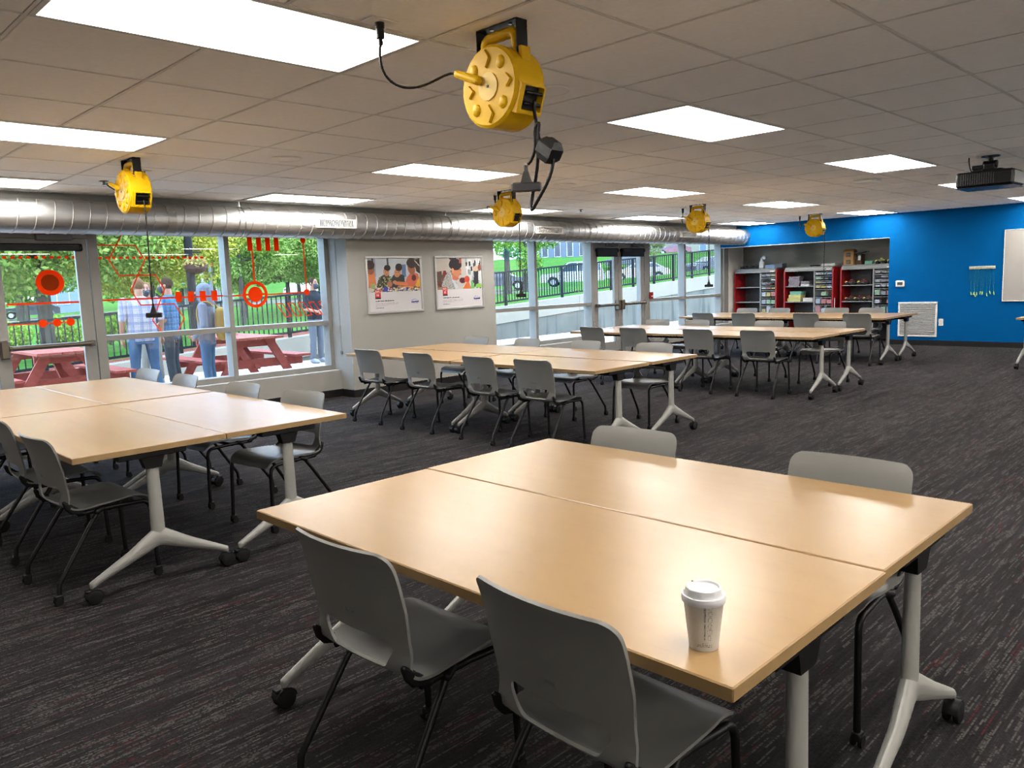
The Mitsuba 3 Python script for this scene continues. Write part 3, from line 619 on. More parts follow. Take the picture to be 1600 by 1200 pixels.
def footer(s, seed, title_w):
    rs = np.random.RandomState(seed)
    s.rect(0, 1, .635, 1, lin(224, 220, 224))
    s.rect(.11, .215, .585, .765, lin(206, 40, 46)); s.rect(.11, .215, .735, .765, lin(50, 40, 44))
    for pts in ([(.125, .655), (.125, .60), (.16, .65), (.16, .60)], [(.20, .605), (.175, .605), (.175, .625), (.20, .63), (.20, .65), (.172, .65)], [(.145, .715), (.145, .67), (.178, .715), (.178, .67)]):
        for a, b in zip(pts[:-1], pts[1:]): s.line(a, b, .0045, lin(240, 225, 225))
    def words(x0, x1, y, h, c):
        x = x0
        while x < x1:
            w = rs.uniform(.018, .05); s.rect(x, min(x + w, x1), y, y + h, c); x += w + .009
    words(.115, title_w, .80, .016, lin(60, 55, 58))
    for y in (.845, .868, .891): words(.115, title_w + .08 - (.2 if y > .88 else 0), y, .008, lin(150, 145, 150))
    words(.115, .27, .93, .009, lin(110, 105, 110))
    s.rect(.80, .945, .835, .865, lin(70, 70, 150)); s.rect(.82, .93, .875, .882, lin(120, 120, 180))
    for a, b in (((.80, .83), (.85, .795)), ((.85, .795), (.92, .82)), ((.92, .82), (.945, .83))): s.line(a, b, .004, lin(110, 115, 190))
def poster1(u, v):
    s = Cv(u, v, lin(196, 202, 212)); rs = np.random.RandomState(2)
    s.rect(0, .15, 0, .35, lin(150, 160, 176)); s.rect(.36, .395, 0, .4, lin(74, 84, 92)); s.rect(.08, .11, 0, .3, lin(60, 64, 76)); s.rect(.40, .75, .0, .34, lin(208, 212, 222)); s.rect(.64, .72, .12, .36, lin(98, 128, 172)); s.rect(.75, 1, 0, .3, lin(206, 208, 198))
    s.poly([(0, .3), (.12, .25), (.15, .5), (.0, .56)], lin(226, 132, 84)); s.ell(.05, .2, .07, .1, lin(150, 84, 56)); s.ell(.045, .12, .085, .085, lin(62, 40, 34))
    s.poly([(.15, .52), (.2, .36), (.3, .3), (.45, .36), (.47, .56), (.16, .58)], lin(74, 76, 60))
    for _ in range(60): s.ell(rs.uniform(.17, .45), rs.uniform(.36, .56), .012, .014, [lin(150, 150, 90), lin(40, 40, 42), lin(190, 186, 140)][rs.randint(3)])
    s.ell(.345, .25, .058, .085, lin(204, 144, 102)); s.ell(.365, .18, .062, .055, lin(44, 32, 28)); s.ell(.325, .25, .009, .006, lin(40, 26, 22)); s.ell(.37, .25, .009, .006, lin(40, 26, 22)); s.ell(.345, .30, .018, .006, lin(150, 70, 60))
    s.poly([(.42, .52), (.46, .33), (.56, .28), (.68, .33), (.70, .55), (.5, .58)], lin(54, 56, 52)); s.ell(.555, .27, .062, .095, lin(206, 142, 100), .3); s.ell(.585, .17, .066, .075, lin(48, 34, 30), .2); s.ell(.53, .27, .009, .006, lin(40, 26, 22)); s.ell(.575, .265, .009, .006, lin(40, 26, 22)); s.ell(.55, .33, .018, .006, lin(150, 70, 60))
    s.poly([(.68, .5), (.74, .36), (.82, .28), (.96, .3), (1, .62), (.72, .6)], lin(214, 108, 84)); s.ell(.83, .2, .07, .12, lin(172, 104, 72), -.2); s.ell(.84, .09, .1, .1, lin(58, 42, 38)); s.poly([(.86, .03), (1, .0), (1, .3), (.93, .26)], lin(70, 50, 42)); s.line((.9, .04), (1, .16), .008, lin(230, 226, 222)); s.ell(.87, .38, .045, .06, lin(96, 40, 40))
    s.poly([(.9, .5), (.95, .4), (1, .36), (1, .62), (.86, .62)], lin(226, 168, 60))
    s.line((.50, .47), (.74, .5), .036, lin(222, 128, 84)); s.ell(.49, .455, .035, .035, lin(214, 150, 108)); s.line((.58, .565), (.93, .585), .034, lin(232, 150, 72)); s.ell(.585, .55, .04, .025, lin(216, 152, 108))
    s.rect(0, 1, .575, .64, lin(206, 198, 196))
    for _ in range(150): s.ell(rs.uniform(.02, .98), rs.uniform(.555, .635), rs.uniform(.008, .03), rs.uniform(.006, .018), [lin(58, 66, 150), lin(206, 206, 190), lin(92, 56, 110), lin(214, 196, 60), lin(60, 56, 60), lin(150, 176, 120), lin(190, 60, 60), lin(236, 232, 228)][rs.randint(8)])
    s.ell(.395, .49, .05, .06, lin(180, 120, 92)); s.poly([(.25, .62), (.30, .53), (.37, .56), (.34, .635)], lin(64, 70, 168)); s.rect(.04, .12, .47, .57, lin(160, 176, 110))
    footer(s, 5, .46); return s.c
def poster2(u, v):
    s = Cv(u, v, lin(206, 200, 196)); rs = np.random.RandomState(4)
    s.rect(0, .3, 0, .33, lin(196, 186, 178)); s.rect(0, .3, .33, .64, lin(120, 92, 78))
    for _ in range(40): s.rect(*(lambda a, b: (a, a + .06, b, b + .08))(rs.uniform(-.02, .25), rs.uniform(.25, .6)), [lin(70, 54, 52), lin(190, 170, 150), lin(130, 50, 46), lin(96, 80, 74)][rs.randint(4)])
    s.rect(.66, 1, 0, .64, lin(214, 220, 222))
    for _ in range(40): s.rect(*(lambda a, b: (a, a + .035, b, b + .09))(rs.uniform(.62, .97), rs.uniform(0, .6)), [lin(240, 242, 242), lin(90, 92, 98), lin(168, 178, 184), lin(60, 62, 68)][rs.randint(4)])
    s.rect(.82, .92, .27, .60, lin(52, 54, 64)); s.ell(.87, .22, .06, .06, lin(222, 190, 164)); s.ell(.96, .2, .04, .07, lin(160, 92, 76))
    m = Cv(u, v, lin(236, 232, 228)); ph = (u * .9 + np.abs(u - .22) * 1.5 + v * 1.3) * 26
    st = np.where((ph % 1 < .45)[:, None], np.array(lin(48, 46, 50)), np.array(lin(232, 230, 226)))
    msk = Cv(u, v, [0, 0, 0]); msk.poly([(.08, .64), (.12, .48), (.22, .30), (.30, .28), (.40, .40), (.46, .64)], [1, 1, 1]); s.c[msk.c[:, 0] > .5] = st[msk.c[:, 0] > .5]
    s.poly([(.30, .3), (.35, .36), (.46, .62), (.40, .64), (.33, .46)], lin(210, 214, 226)); s.line((.31, .25), (.37, .42), .014, lin(50, 44, 48))
    s.ell(.43, .26, .105, .15, lin(214, 140, 104), .2); s.poly([(.33, .3), (.42, .38), (.5, .42), (.42, .46), (.34, .44)], lin(206, 120, 86)); s.ell(.41, .13, .14, .12, lin(48, 38, 44)); s.ell(.36, .0, .08, .05, lin(60, 48, 52)); s.ell(.35, .25, .03, .05, lin(224, 150, 112)); s.rect(.5, .55, 0, .1, lin(176, 92, 80))
    s.ell(.51, .24, .012, .007, lin(60, 36, 30)); s.ell(.52, .33, .02, .01, lin(176, 80, 70))
    s.ell(.56, .46, .07, .06, lin(86, 40, 42)); s.ell(.66, .44, .06, .07, lin(208, 76, 60)); s.poly([(.55, .64), (.60, .52), (.70, .48), (.74, .60), (.74, .64)], lin(226, 122, 70)); s.line((.57, .6), (.64, .50), .01, lin(236, 220, 180))
    s.poly([(.74, .64), (.75, .45), (.80, .5), (.84, .64)], lin(120, 190, 120)); s.ell(.93, .58, .08, .045, lin(140, 200, 80)); s.rect(0, .13, .58, .64, lin(170, 130, 100))
    footer(s, 9, .48); return s.c
for q, (ya, yb, fn, lb) in enumerate(((4.64, 5.62, poster1, 'framed poster of children building at a table, left one of two'), (5.86, 6.835, poster2, 'framed poster of a woman in a striped shirt, right one of two'))):
    k = thing('framed_poster', lb, 'poster', 'framed posters'); z0, z1, b = 1.115, 1.915, .035
    for bx_ in ((ya, yb, z1 - b, z1), (ya, yb, z0, z0 + b), (ya, ya + b, z0 + b, z1 - b), (yb - b, yb, z0 + b, z1 - b)): part(k, 'frame_bar', P(cbox(XP + .001, XP + .022, bx_[0], bx_[1], bx_[2], bx_[3], .006), 'm_silver'))
    m, c = paint_mesh(yb - ya - 2 * b, z1 - z0 - 2 * b, 210, 180, fn)
    part(k, 'print', P(mv(yz(m), XP + .010, ya + b, z0 + b), 'm_print', color=c), label='printed sheet with photo, logo and text')

# ------------------------------------------------------------------ things on the blue wall
k = thing('thermostat', 'small white thermostat with a dark screen on the blue wall', 'thermostat')
part(k, 'case', P(cbox(-2.15, -1.985, YB - .028, YB - .001, 1.13, 1.255, .012), 'm_white')); part(k, 'screen', P(cbox(-2.115, -2.02, YB - .031, YB - .026, 1.165, 1.222, .002), 'm_grey_dark'))
k = thing('return_air_grille', 'white louvered return air grille low on the blue wall', 'air vent')
a, b, c, d = -2.09, -1.385, .165, .835
part(k, 'frame', P(join(cbox(a, b, YB - .03, YB - .001, d - .035, d, .004), cbox(a, b, YB - .02, YB - .001, c, c + .035, .004), cbox(a, a + .035, YB - .02, YB - .001, c + .035, d - .035, .004), cbox(b - .035, b, YB - .02, YB - .001, c + .035, d - .035, .004)), 'm_white'))
part(k, 'backing', P(box(a + .03, b - .03, YB - .004, YB - .001, c + .03, d - .03), 'm_grey_dark'))
lv = P(mv(box(a + .035, b - .035, -.002, .002, -.019, .019), rx=.62), 'm_white')
for z in np.linspace(c + .062, d - .062, 15): part(k, 'louver', lv, T().translate([0, YB - .017, float(z)]))
k = thing('wall_outlet', 'white wall outlet beside the air grille on the blue wall', 'outlet')
part(k, 'plate', P(cbox(-1.36, -1.275, YB - .008, YB - .001, .378, .515, .003), 'm_white'))
for z in (.42, .473): part(k, 'socket', P(cbox(-1.335, -1.30, YB - .0105, YB - .007, z - .016, z + .016, .004), 'm_paper'))
k = thing('hook_rail', 'pale wooden hook rail on the blue wall', 'hook rail')
part(k, 'board', P(cbox(-.868, -.448, YB - .022, YB - .001, 1.425, 1.48, .004), mat('m_palewood', [.62, .58, .44], .6)))
hooks = np.linspace(-.84, -.475, 9)
for x in hooks: part(k, 'hook', P(tube([(x, YB - .02, 1.45), (x, YB - .045, 1.445), (x, YB - .05, 1.455)], .004, 6), 'm_silver'))
mat('m_lanyard', [.02, .27, .24], .5); mat('m_tag', [.45, .72, .22], .5)
rs = np.random.RandomState(3)
for q, x in enumerate(hooks):
    k = thing('lanyard', ('green lanyard hanging at the left end of the hook rail', 'green lanyard, second from the left on the hook rail', 'green lanyard, third from the left on the hook rail', 'green lanyard, fourth from the left on the hook rail', 'green lanyard in the middle of the hook rail', 'green lanyard, fourth from the right on the hook rail', 'green lanyard, third from the right on the hook rail', 'green lanyard, second from the right on the hook rail', 'green lanyard at the right end of the hook rail')[q], 'lanyard', 'green lanyards on the hook rail')
    e = .99 + rs.uniform(-.03, .06); dx = rs.uniform(-.03, .03)
    part(k, 'cord', P(join(tube([(x - .004, YB - .045, 1.452), (x - .012 + dx * .4, YB - .02, 1.25), (x + dx, YB - .012, e)], .0015, 5), tube([(x + .004, YB - .045, 1.452), (x + .012 + dx * .5, YB - .02, 1.25), (x + dx, YB - .012, e)], .0015, 5)), 'm_lanyard'))
    part(k, 'clip', P(mv(cbox(-.009, .009, -.005, .005, -.055, .005, .003), x + dx, YB - .012, e, ry=rs.uniform(-.4, .4)), 'm_tag'))
k = thing('whiteboard', 'large whiteboard at the right edge of the photo on the blue wall', 'whiteboard')
part(k, 'panel', P(cbox(-.31, 2.2, YB - .022, YB - .001, .845, 2.097, .003), mat('m_board', [.45, .425, .40], .35))); part(k, 'frame', P(join(cbox(-.32, 2.21, YB - .03, YB - .001, 2.095, 2.107, .002), cbox(-.32, 2.21, YB - .03, YB - .001, .833, .847, .002), cbox(-.322, -.308, YB - .03, YB - .001, .833, 2.107, .002), cbox(2.198, 2.212, YB - .03, YB - .001, .833, 2.107, .002)), 'm_white'))

# ------------------------------------------------------------------ storage cabinets in the recess
FY = 15.2; BK = 15.70
cabs = [(-5.935, -4.885), (-4.715, -3.60), (-3.455, -2.36)]
clab = ['red and grey storage cabinet with empty shelves, leftmost in the recess', 'red and grey storage cabinet with stacked boxes, middle one in the recess', 'red and grey storage cabinet with small vehicles, rightmost in the recess']
CT, SH = 1.60, (.50, .838, 1.178)
rs = np.random.RandomState(11)
dcol = [lin(170, 178, 190), lin(150, 158, 176), lin(190, 190, 196), lin(168, 120, 126), lin(120, 130, 150), lin(170, 160, 110), lin(140, 170, 150)]
for q, c in enumerate(dcol): dif(f'm_stuff_{q}', c)
for q, (a, b) in enumerate(cabs):
    k = thing('storage_cabinet', clab[q], 'cabinet', 'storage cabinets in the recess')
    dv_ = a + .62 * (b - a)
    side = [(FY, .0), (BK, .0), (BK, CT - .03), (FY + .05, CT - .03), (FY + .015, CT - .06), (FY, CT - .12)]
    def sp_(x0, x1): return tm(*(lambda m: (np.c_[m.vertices[:, 2] + x0, m.vertices[:, 0], m.vertices[:, 1]], m.faces))(extr(Polygon(side), x1 - x0)))
    for x0, x1 in ((a, a + .03), (b - .03, b)): part(k, 'side_panel', P(sp_(x0, x1), 'm_red'), label='red side panel')
    part(k, 'back_panel', P(box(a + .03, b - .03, BK - .02, BK - .002, .02, CT - .05), 'm_grey_dark'))
    part(k, 'top', P(tm(*(lambda m: (np.c_[m.vertices[:, 2] + a + .03, m.vertices[:, 0], m.vertices[:, 1]], m.faces))(extr(Polygon([(FY - .012, CT - .10), (FY - .012, CT - .06), (FY + .0, CT - .03), (FY + .03, CT - .005), (FY + .06, CT), (BK, CT), (BK, CT - .05), (FY + .05, CT - .05), (FY + .01, CT - .10)]), b - a - .06))), 'm_cab'), label='curved grey top')
    part(k, 'label_plate', P(box(b - .15, b - .05, FY - .016, FY - .008, CT - .082, CT - .06), 'm_paper'))
    part(k, 'divider', P(box(dv_ - .014, dv_ + .014, FY + .01, BK - .02, .02, CT - .09), 'm_cab'))
    part(k, 'post', P(box(a + .45, a + .475, BK - .06, BK - .021, .02, CT - .09), 'm_grey_dark'))
    for z in SH: part(k, 'shelf', P(cbox(a + .03, dv_ - .014, FY + .02, BK - .02, z - .02, z, .003), 'm_cab'))
    z = CT - .115
    for n_, hh in enumerate((.085, .10, .085, .10, .17, .17, .2, .2)):
        if z - hh < .05: break
        d0, d1 = dv_ + .02, b - .036
        kk = part(k, 'drawer', P(join(box(d0, d1, FY + .012, FY + .018, z - hh + .014, z - .012), box(d0, d1, FY + .018, BK - .05, z - hh + .01, z - hh + .016), box(d0, d0 + .004, FY + .018, BK - .05, z - hh + .016, z - .02), box(d1 - .004, d1, FY + .018, BK - .05, z - hh + .016, z - .02)), 'm_drawer'), label='clear plastic drawer')
        part(kk, 'lip', P(cbox(d0, d1, FY + .0, FY + .014, z - .024, z - .012, .003), 'm_cab'))
        w = (d1 - d0) / 3
        for p in range(3):
            if rs.rand() < .85:
                x0 = d0 + p * w + .008; part(kk, 'contents', P(mv(cbox(0, w - .02, FY + .03, FY + .16, 0, (hh - .04) * rs.uniform(.5, 1.), .004), x0, 0, z - hh + .017), f'm_stuff_{rs.randint(7)}'))
        z -= hh
mat('m_box_white', lin(205, 205, 205), .6); mat('m_box_blue', lin(130, 160, 196), .6); mat('m_box_yellow', lin(190, 186, 120), .6); mat('m_box_mauve', lin(132, 124, 134), .6); mat('m_card', lin(176, 132, 80), .7); mat('m_teal', lin(110, 170, 150), .6); mat('m_box_grey', lin(92, 96, 112), .6)
def carton(x, z, w, d, h, m, lb, grp=None, y=FY + .06, rz=0.):
    k = thing('carton', lb, 'box', grp); t = T().translate([x, y + d / 2, z]).rotate([0, 0, 1], rz)
    part(k, 'body', P(cbox(-w / 2, w / 2, -d / 2, d / 2, .0005, h * .72, .003), m), t); part(k, 'lid', P(cbox(-w / 2 - .002, w / 2 + .002, -d / 2 - .002, d / 2 + .002, h * .62, h - .001, .003), m), t)
a, b = cabs[1]
hh = .036
lay = ('bottom', 'second from the bottom', 'third from the bottom', 'fourth from the bottom', 'fifth from the bottom', 'topmost')
for q in range(6): carton(a + .21 + .008 * ((q * 7) % 3 - 1), SH[2] + q * hh, .25, .2, hh, 'm_box_mauve', f'flat mauve box, {lay[q]} in the tall stack in the middle cabinet', 'mauve boxes on the upper shelf')
for q in range(3): carton(a + .46, SH[2] + q * hh, .19, .2, hh, 'm_box_mauve' if q else 'm_box_white', f'{("bottom pale", "middle mauve", "top mauve")[q]} flat box beside the tall mauve stack in the middle cabinet', 'mauve boxes on the upper shelf')
for q in range(3): carton(a + .21 + .02 * q, SH[1] + q * .075, .30 - .02 * q, .24, .075, 'm_box_yellow' if q < 2 else 'm_teal', f'{("pale yellow box, lowest", "pale yellow box, middle", "pale green box, topmost")[q]} of the stack in the middle cabinet', 'yellow boxes on the middle shelf')
for q in range(2): carton(a + .53, SH[1] + q * .04, .22, .22, .04, 'm_box_white', f'flat white box beside the yellow stack in the middle cabinet, {("lower", "upper")[q]} of two', 'white flat boxes on the middle shelf')
carton(cabs[1][1] - .17, CT, .30, .28, .05, 'm_box_white', 'long flat white box on top of the middle cabinet', None, FY + .12)
carton(cabs[0][1] - .22, CT, .24, .2, .075, 'm_box_blue', 'pale blue box on top of the left cabinet beside the white robot arm', None, FY + .12)
carton(cabs[0][1] - .02, CT, .18, .2, .095, 'm_box_grey', 'slate grey box on top of the left cabinet near its right end', None, FY + .12)
carton(cabs[2][0] + .53, CT, .15, .12, .07, 'm_teal', 'small teal box on top of the right cabinet', None, FY + .12)
# cardboard house
k = thing('cardboard_house', 'tall cardboard model house on top of the right cabinet', 'model house')
hx0, hy0 = cabs[2][0] + .01, FY + .12
part(k, 'tower', P(cbox(hx0, hx0 + .21, hy0, hy0 + .2, CT, CT + .29, .003), 'm_card')); part(k, 'roof', P(hullpts([(hx0 - .01 + x, hy0 - .01 + y, z) for x in (0, .23) for y in (0, .22) for z in (CT + .29,)] + [(hx0 + .03, hy0 + .05, CT + .335), (hx0 + .18, hy0 + .05, CT + .335), (hx0 + .03, hy0 + .16, CT + .335), (hx0 + .18, hy0 + .16, CT + .335)]), 'm_card'))
for z in (CT + .02, CT + .17):
    kk = part(k, 'window', P(box(hx0 + .06, hx0 + .15, hy0 - .004, hy0 + .001, z, z + .085), 'm_grey_dark'))
    part(kk, 'bar', P(join(box(hx0 + .102, hx0 + .108, hy0 - .007, hy0 - .003, z, z + .085), box(hx0 + .06, hx0 + .15, hy0 - .007, hy0 - .003, z + .04, z + .046)), 'm_card'))
part(k, 'annex', P(join(box(hx0 + .212, hx0 + .37, hy0 + .1, hy0 + .2, CT, CT + .2), box(hx0 + .36, hx0 + .372, hy0 + .0, hy0 + .2, CT, CT + .22)), mat('m_darkcard', [.10, .055, .03], .7))); part(k, 'annex_roof', P(mv(box(-.13, .14, -.12, .12, 0, .012), hx0 + .32, hy0 + .1, CT + .24, ry=-.14), 'm_grey_dark')); part(k, 'annex_window', P(box(hx0 + .27, hx0 + .34, hy0 + .096, hy0 + .0995, CT + .09, CT + .19), 'm_silver'))
# robot arm, small devices, vehicles
k = thing('robot_arm', 'white robot arm bust standing on top of the left cabinet', 'robot arm'); x0 = cabs[0][0] + .60; y0 = FY + .18
part(k, 'column', P(cbox(x0 - .055, x0 + .055, y0 - .05, y0 + .05, CT, CT + .17, .02), 'm_lid')); part(k, 'arm', P(toT(chain([(x0 - .005, y0, CT + .16), (x0 + .005, y0, CT + .22), (x0 + .045, y0, CT + .265), (x0 + .085, y0, CT + .255)], [.045, .035, .032, .028])), 'm_lid', 40)); part(k, 'joint', P(mv(cyl(.036, .075, 24), x0 + .075, y0 - .01, CT + .238, rx=PI / 2), 'm_silver', 40))
for q in range(9):
    x0 = cabs[0][0] + .10 + .052 * q; y0 = FY + .14
    k = thing('radio_handset', f'small black device in the row on top of the left cabinet, {("first", "second", "third", "fourth", "fifth", "sixth", "seventh", "eighth", "ninth")[q]} from the left', 'radio', 'black devices on the left cabinet')
    part(k, 'body', P(cbox(x0 - .019, x0 + .019, y0, y0 + .09, CT, CT + .05 + .01 * (q % 3), .005), 'm_black')); part(k, 'knob', P(cyl(.006, .02, 10).apply_translation([x0 + .008, y0 + .03, CT + .068 + .01 * (q % 3)]), 'm_black'))
def vehicle(x, z, lb, grp, s=1., hc=None, y=None):
    k = thing('toy_vehicle', lb, 'toy vehicle', grp); y = FY + .13 if y is None else y
    part(k, 'chassis', P(cbox(x - .10 * s, x + .10 * s, y - .045, y + .045, z + .03, z + .062, .006), 'm_grey_dark'))
    part(k, 'cabin', P(join(cbox(x - .05 * s, x + .085 * s, y - .038, y + .038, z + .062, z + .088, .008), cbox(x - .02 * s, x + .05 * s, y - .03, y + .03, z + .088, z + .088 + .032 * s, .01)), hc or mat('m_toyred', lin(96, 40, 40), .5)))
    for n_, (wx, wy) in enumerate(((-.065, -1), (.065, -1), (-.065, 1), (.065, 1))):
        kk = part(k, 'wheel', P(mv(lathe([(0, -.014), (.024, -.014), (.031, -.008), (.031, .008), (.024, .014), (0, .014)], 18), rx=PI / 2, x=x + wx * s, y=y + wy * .056, z=z + .0312), 'm_rubber', 40))
    part(k, 'lamp', P(mv(cyl(.026, .01, 18), rx=PI / 2, x=x - .085 * s, y=y - .05, z=z + .06), mat('m_lampyellow', lin(206, 190, 90), .4), 40))
a = cabs[2][0]
for q, x in enumerate((a + .18, a + .44)): vehicle(x, SH[2], f'small brown toy vehicle on the upper shelf of the right cabinet, {("left", "right")[q]} one', 'toy vehicles in the right cabinet')
for q, x in enumerate((a + .17, a + .36, a + .55)): vehicle(x, SH[1], f'small brown toy vehicle on the middle shelf of the right cabinet, {("left", "middle", "right")[q]} one', 'toy vehicles in the right cabinet', .85)
vehicle(a + .76, CT, 'cream toy truck on top of the right cabinet', 'toy vehicles on the right cabinet', 1., 'm_box_yellow', FY + .2); vehicle(a + 1.0, CT, 'dark toy vehicle on top of the right cabinet by the blue wall', 'toy vehicles on the right cabinet', .9, None, FY + .2)
k = solo('flat_case', P(cbox(cabs[1][0] + .52, cabs[1][0] + .68, FY + .15, FY + .35, CT + .0005, CT + .03, .008), 'm_black'), 'flat black case lying on top of the middle cabinet', 'case')
k = solo('pointer_stick', P(tube([(cabs[2][0] - .10, FY - .05, .0), (cabs[2][0] - .12, FY + .02, .92)], .008, 8), 'm_box_white'), 'thin white stick leaning between the middle and right cabinets', 'stick')

# ------------------------------------------------------------------ ceiling fixtures
def disc_speaker(x, y, lb, r=.125):
    k = thing('ceiling_speaker', lb, 'speaker', 'round ceiling speakers')
    part(k, 'rim', P(lathe([(r - .012, .0), (r - .012, -.006), (r - .004, -.009), (r, -.005), (r, 0)], 40).apply_translation([x, y, H - .0045]), 'm_fixture', 40)); part(k, 'grille', P(cyl(r - .013, .004, 40).apply_translation([x, y, H - .0075]), 'm_fixture'))
disc_speaker(-2.45, 1.76, 'round white ceiling speaker over the left table block'); disc_speaker(.40, 1.80, 'round white ceiling speaker just behind the front yellow reel'); disc_speaker(-2.45, 5.21, 'round white ceiling speaker over the block in front of the posters')
disc_speaker(.38, 5.21, 'round white ceiling speaker right of the square light, nearer the camera'); disc_speaker(.38, 8.6, 'round white ceiling speaker left of the projector'); 
for x, y, lb in ((-4.45, 1.01, 'small dark ceiling sprinkler at the left, before the duct'), (-4.40, 7.82, 'small dark ceiling sprinkler near the duct by the far windows')):
    k = thing('sprinkler', lb, 'sprinkler', 'ceiling sprinklers'); part(k, 'plate', P(cyl(.04, .004, 24).apply_translation([x, y, H - .007]), 'm_alu_dark')); part(k, 'head', P(join(cyl(.012, .03, 12).apply_translation([x, y, H - .022]), cyl(.018, .003, 16).apply_translation([x, y, H - .038])), 'm_alu_dark'))
k = thing('access_point', 'small white wireless access point on the ceiling left of the projector', 'access point')
part(k, 'case', P(cbox(-.40, -.15, 8.08, 8.32, H - .045, H - .006, .012), 'm_fixture')); part(k, 'mount', P(cbox(-.34, -.21, 8.14, 8.26, H - .007, H - .0045, .001), 'm_grey_dark'))
k = thing('projector', 'black ceiling projector at the upper right on a black mount', 'projector')
px, py, pz = 1.235, 7.34, 2.325
part(k, 'case', P(cbox(px - .25, px + .25, py - .21, py + .21, pz - .075, pz + .075, .02), 'm_black')); part(k, 'base_plate', P(cbox(px - .245, px + .245, py - .205, py + .205, pz - .082, pz - .074, .003), mat('m_navy', [.012, .02, .045], .3)))
for z in np.linspace(-.05, .05, 1): pass
for q, x in enumerate(np.linspace(-.20, .08, 15)): part(k, 'vent_slat', P(box(px + x, px + x + .006, py - .214, py - .209, pz - .05, pz + .055), 'm_grey_dark'))
part(k, 'side_cover', P(cbox(px + .244, px + .258, py - .17, py + .17, pz - .06, pz + .06, .006), 'm_alu_dark')); part(k, 'lens', P(join(mv(cyl(.055, .05, 28), px + .14, py + .225, pz, rx=PI / 2)), 'm_black', 40))
part(k, 'mount_plate', P(join(cbox(px - .13, px + .13, py - .12, py + .12, pz + .085, pz + .095, .002), *[mv(cyl(.006, .03, 8), px + a, py + b, pz + .08) for a in (-.11, .11) for b in (-.1, .1)]), 'm_black')); part(k, 'mount_joint', P(join(cbox(px - .05, px + .05, py - .05, py + .05, pz + .095, pz + .16, .01), cbox(px - .16, px - .05, py - .03, py + .03, pz + .11, pz + .15, .006), mv(cyl(.035, .12, 16), px, py, pz + .15, ry=PI / 2)), 'm_black', 30)); part(k, 'mount_pole', P(mv(cyl(.025, H - pz - .13, 16), px, py, (H + pz + .13) / 2 - .003), 'm_black', 40)); part(k, 'ceiling_plate', P(cyl(.08, .008, 24).apply_translation([px, py, H - .009]), 'm_black')); part(k, 'cable', P(tube(spline([(px - .14, py - .05, pz + .07), (px - .17, py - .05, pz + .14), (px - .18, py - .04, H - .004)], 12), .007, 6), 'm_black'))
k = thing('fire_alarm_pull', 'small red fire alarm pull station right of the far double doors', 'fire alarm')
part(k, 'case', P(cbox(XW + .022, XW + .062, 12.06 - .16, 12.06 - .06, 1.05, 1.185, .006), 'm_red')); part(k, 'handle', P(cbox(XW + .062, XW + .072, 11.915, 11.985, 1.09, 1.115, .003), 'm_paper'))
k = thing('blind_chain', 'thin bead chain hanging on the white window return left of the posters', 'blind chain')
part(k, 'chain', P(tube(spline([(-5.86, 4.352, 2.15), (-5.855, 4.351, 1.3), (-5.85, 4.351, .62)], 12), .003, 6), 'm_silver')); part(k, 'holder', P(cbox(-5.87, -5.83, 4.34, 4.3565, .585, .635, .004), 'm_alu_dark'))

# ------------------------------------------------------------------ orange window decals (thin vinyl on the room side of the glass)
from shapely.geometry import LineString
KD = (CAM[0] + 6.187) / (CAM[0] + 6.13)
def dq(p): return [(CAM[1] + (y - CAM[1]) * KD, CAM[2] + (z - CAM[2]) * KD) for y, z in p]
def strip(p, w): return LineString(dq(p)).buffer(w, cap_style=2, join_style=2)
def disc(y, z, r): return Point(*dq([(y, z)])[0]).buffer(r, 24)
def rect(a, b, c, d): (a, c), (b, d) = dq([(a, c), (b, d)]); return sbox(a, c, b, d)
def clip(g, x=XG):
    return g.intersection(sbox(1.405, .435, 2.87, 2.183).union(sbox(2.942, .435, 4.295, 2.183)).union(sbox(.46, .27, 1.165, 1.99)))
def decal(lb, pieces, x=-6.187, nm='window_decal'):
    k = thing(nm, lb, 'window decal', 'orange window decals')
    for base_, g, m in pieces:
        g = clip(g)
        for gg in getattr(g, 'geoms', [g]):
            if gg.is_empty or gg.area < 1e-6: continue
            part(k, base_, P(mv(yz(extr(gg, .0012)), x), m))
V_ = 'm_vinyl'; XD = XW + .015 - .03 + .003
hexs = [[(1.42, 2.067), (1.841, 2.067), (1.934, 1.902), (1.749, 1.545), (1.841, 1.377), (2.229, 1.375), (2.337, 1.197), (2.235, 1.03)], [(1.70, 2.185), (1.54, 1.903), (1.633, 1.725), (2.042, 1.722), (2.131, 1.552), (1.96, 1.19), (2.06, 1.04)]]
decal('orange outline of linked hexagons on the window beside the left door', [('outline', strip(h, .006), V_) for h in hexs])
dash = lambda a, b, z: [('dash', rect(y, y + .036, z - .012, z + .012), V_) for y in np.arange(a, b, .073)]
decal('row of small orange dashes high on the window beside the left door', dash(1.43, 2.62, 1.925))
decal('row of small orange dashes high on the glass of the left door', dash(.47, 1.15, 1.927), XD)
decal('large orange disc with a darker centre on the glass of the left door', [('ring', disc(.885, 1.66, .137).difference(disc(.885, 1.66, .088)), V_), ('centre', disc(.885, 1.66, .0875), 'm_vinyl_dark')], XD)
decal('thin orange line across the middle of the left door glass', [('line', strip([(.46, 1.443), (1.165, 1.443)], .010), V_)], XD)
decal('three small orange dots on a line low on the left door glass', [('dot', disc(y, 1.23, .042), V_) for y in (.775, .911, 1.044)] + [('line', strip([(.812, 1.23), (.874, 1.23)], .006), V_), ('line', strip([(.948, 1.23), (1.007, 1.23)], .006), V_), ('line', strip([(.46, 1.232), (.735, 1.23)], .006), V_)], XD)
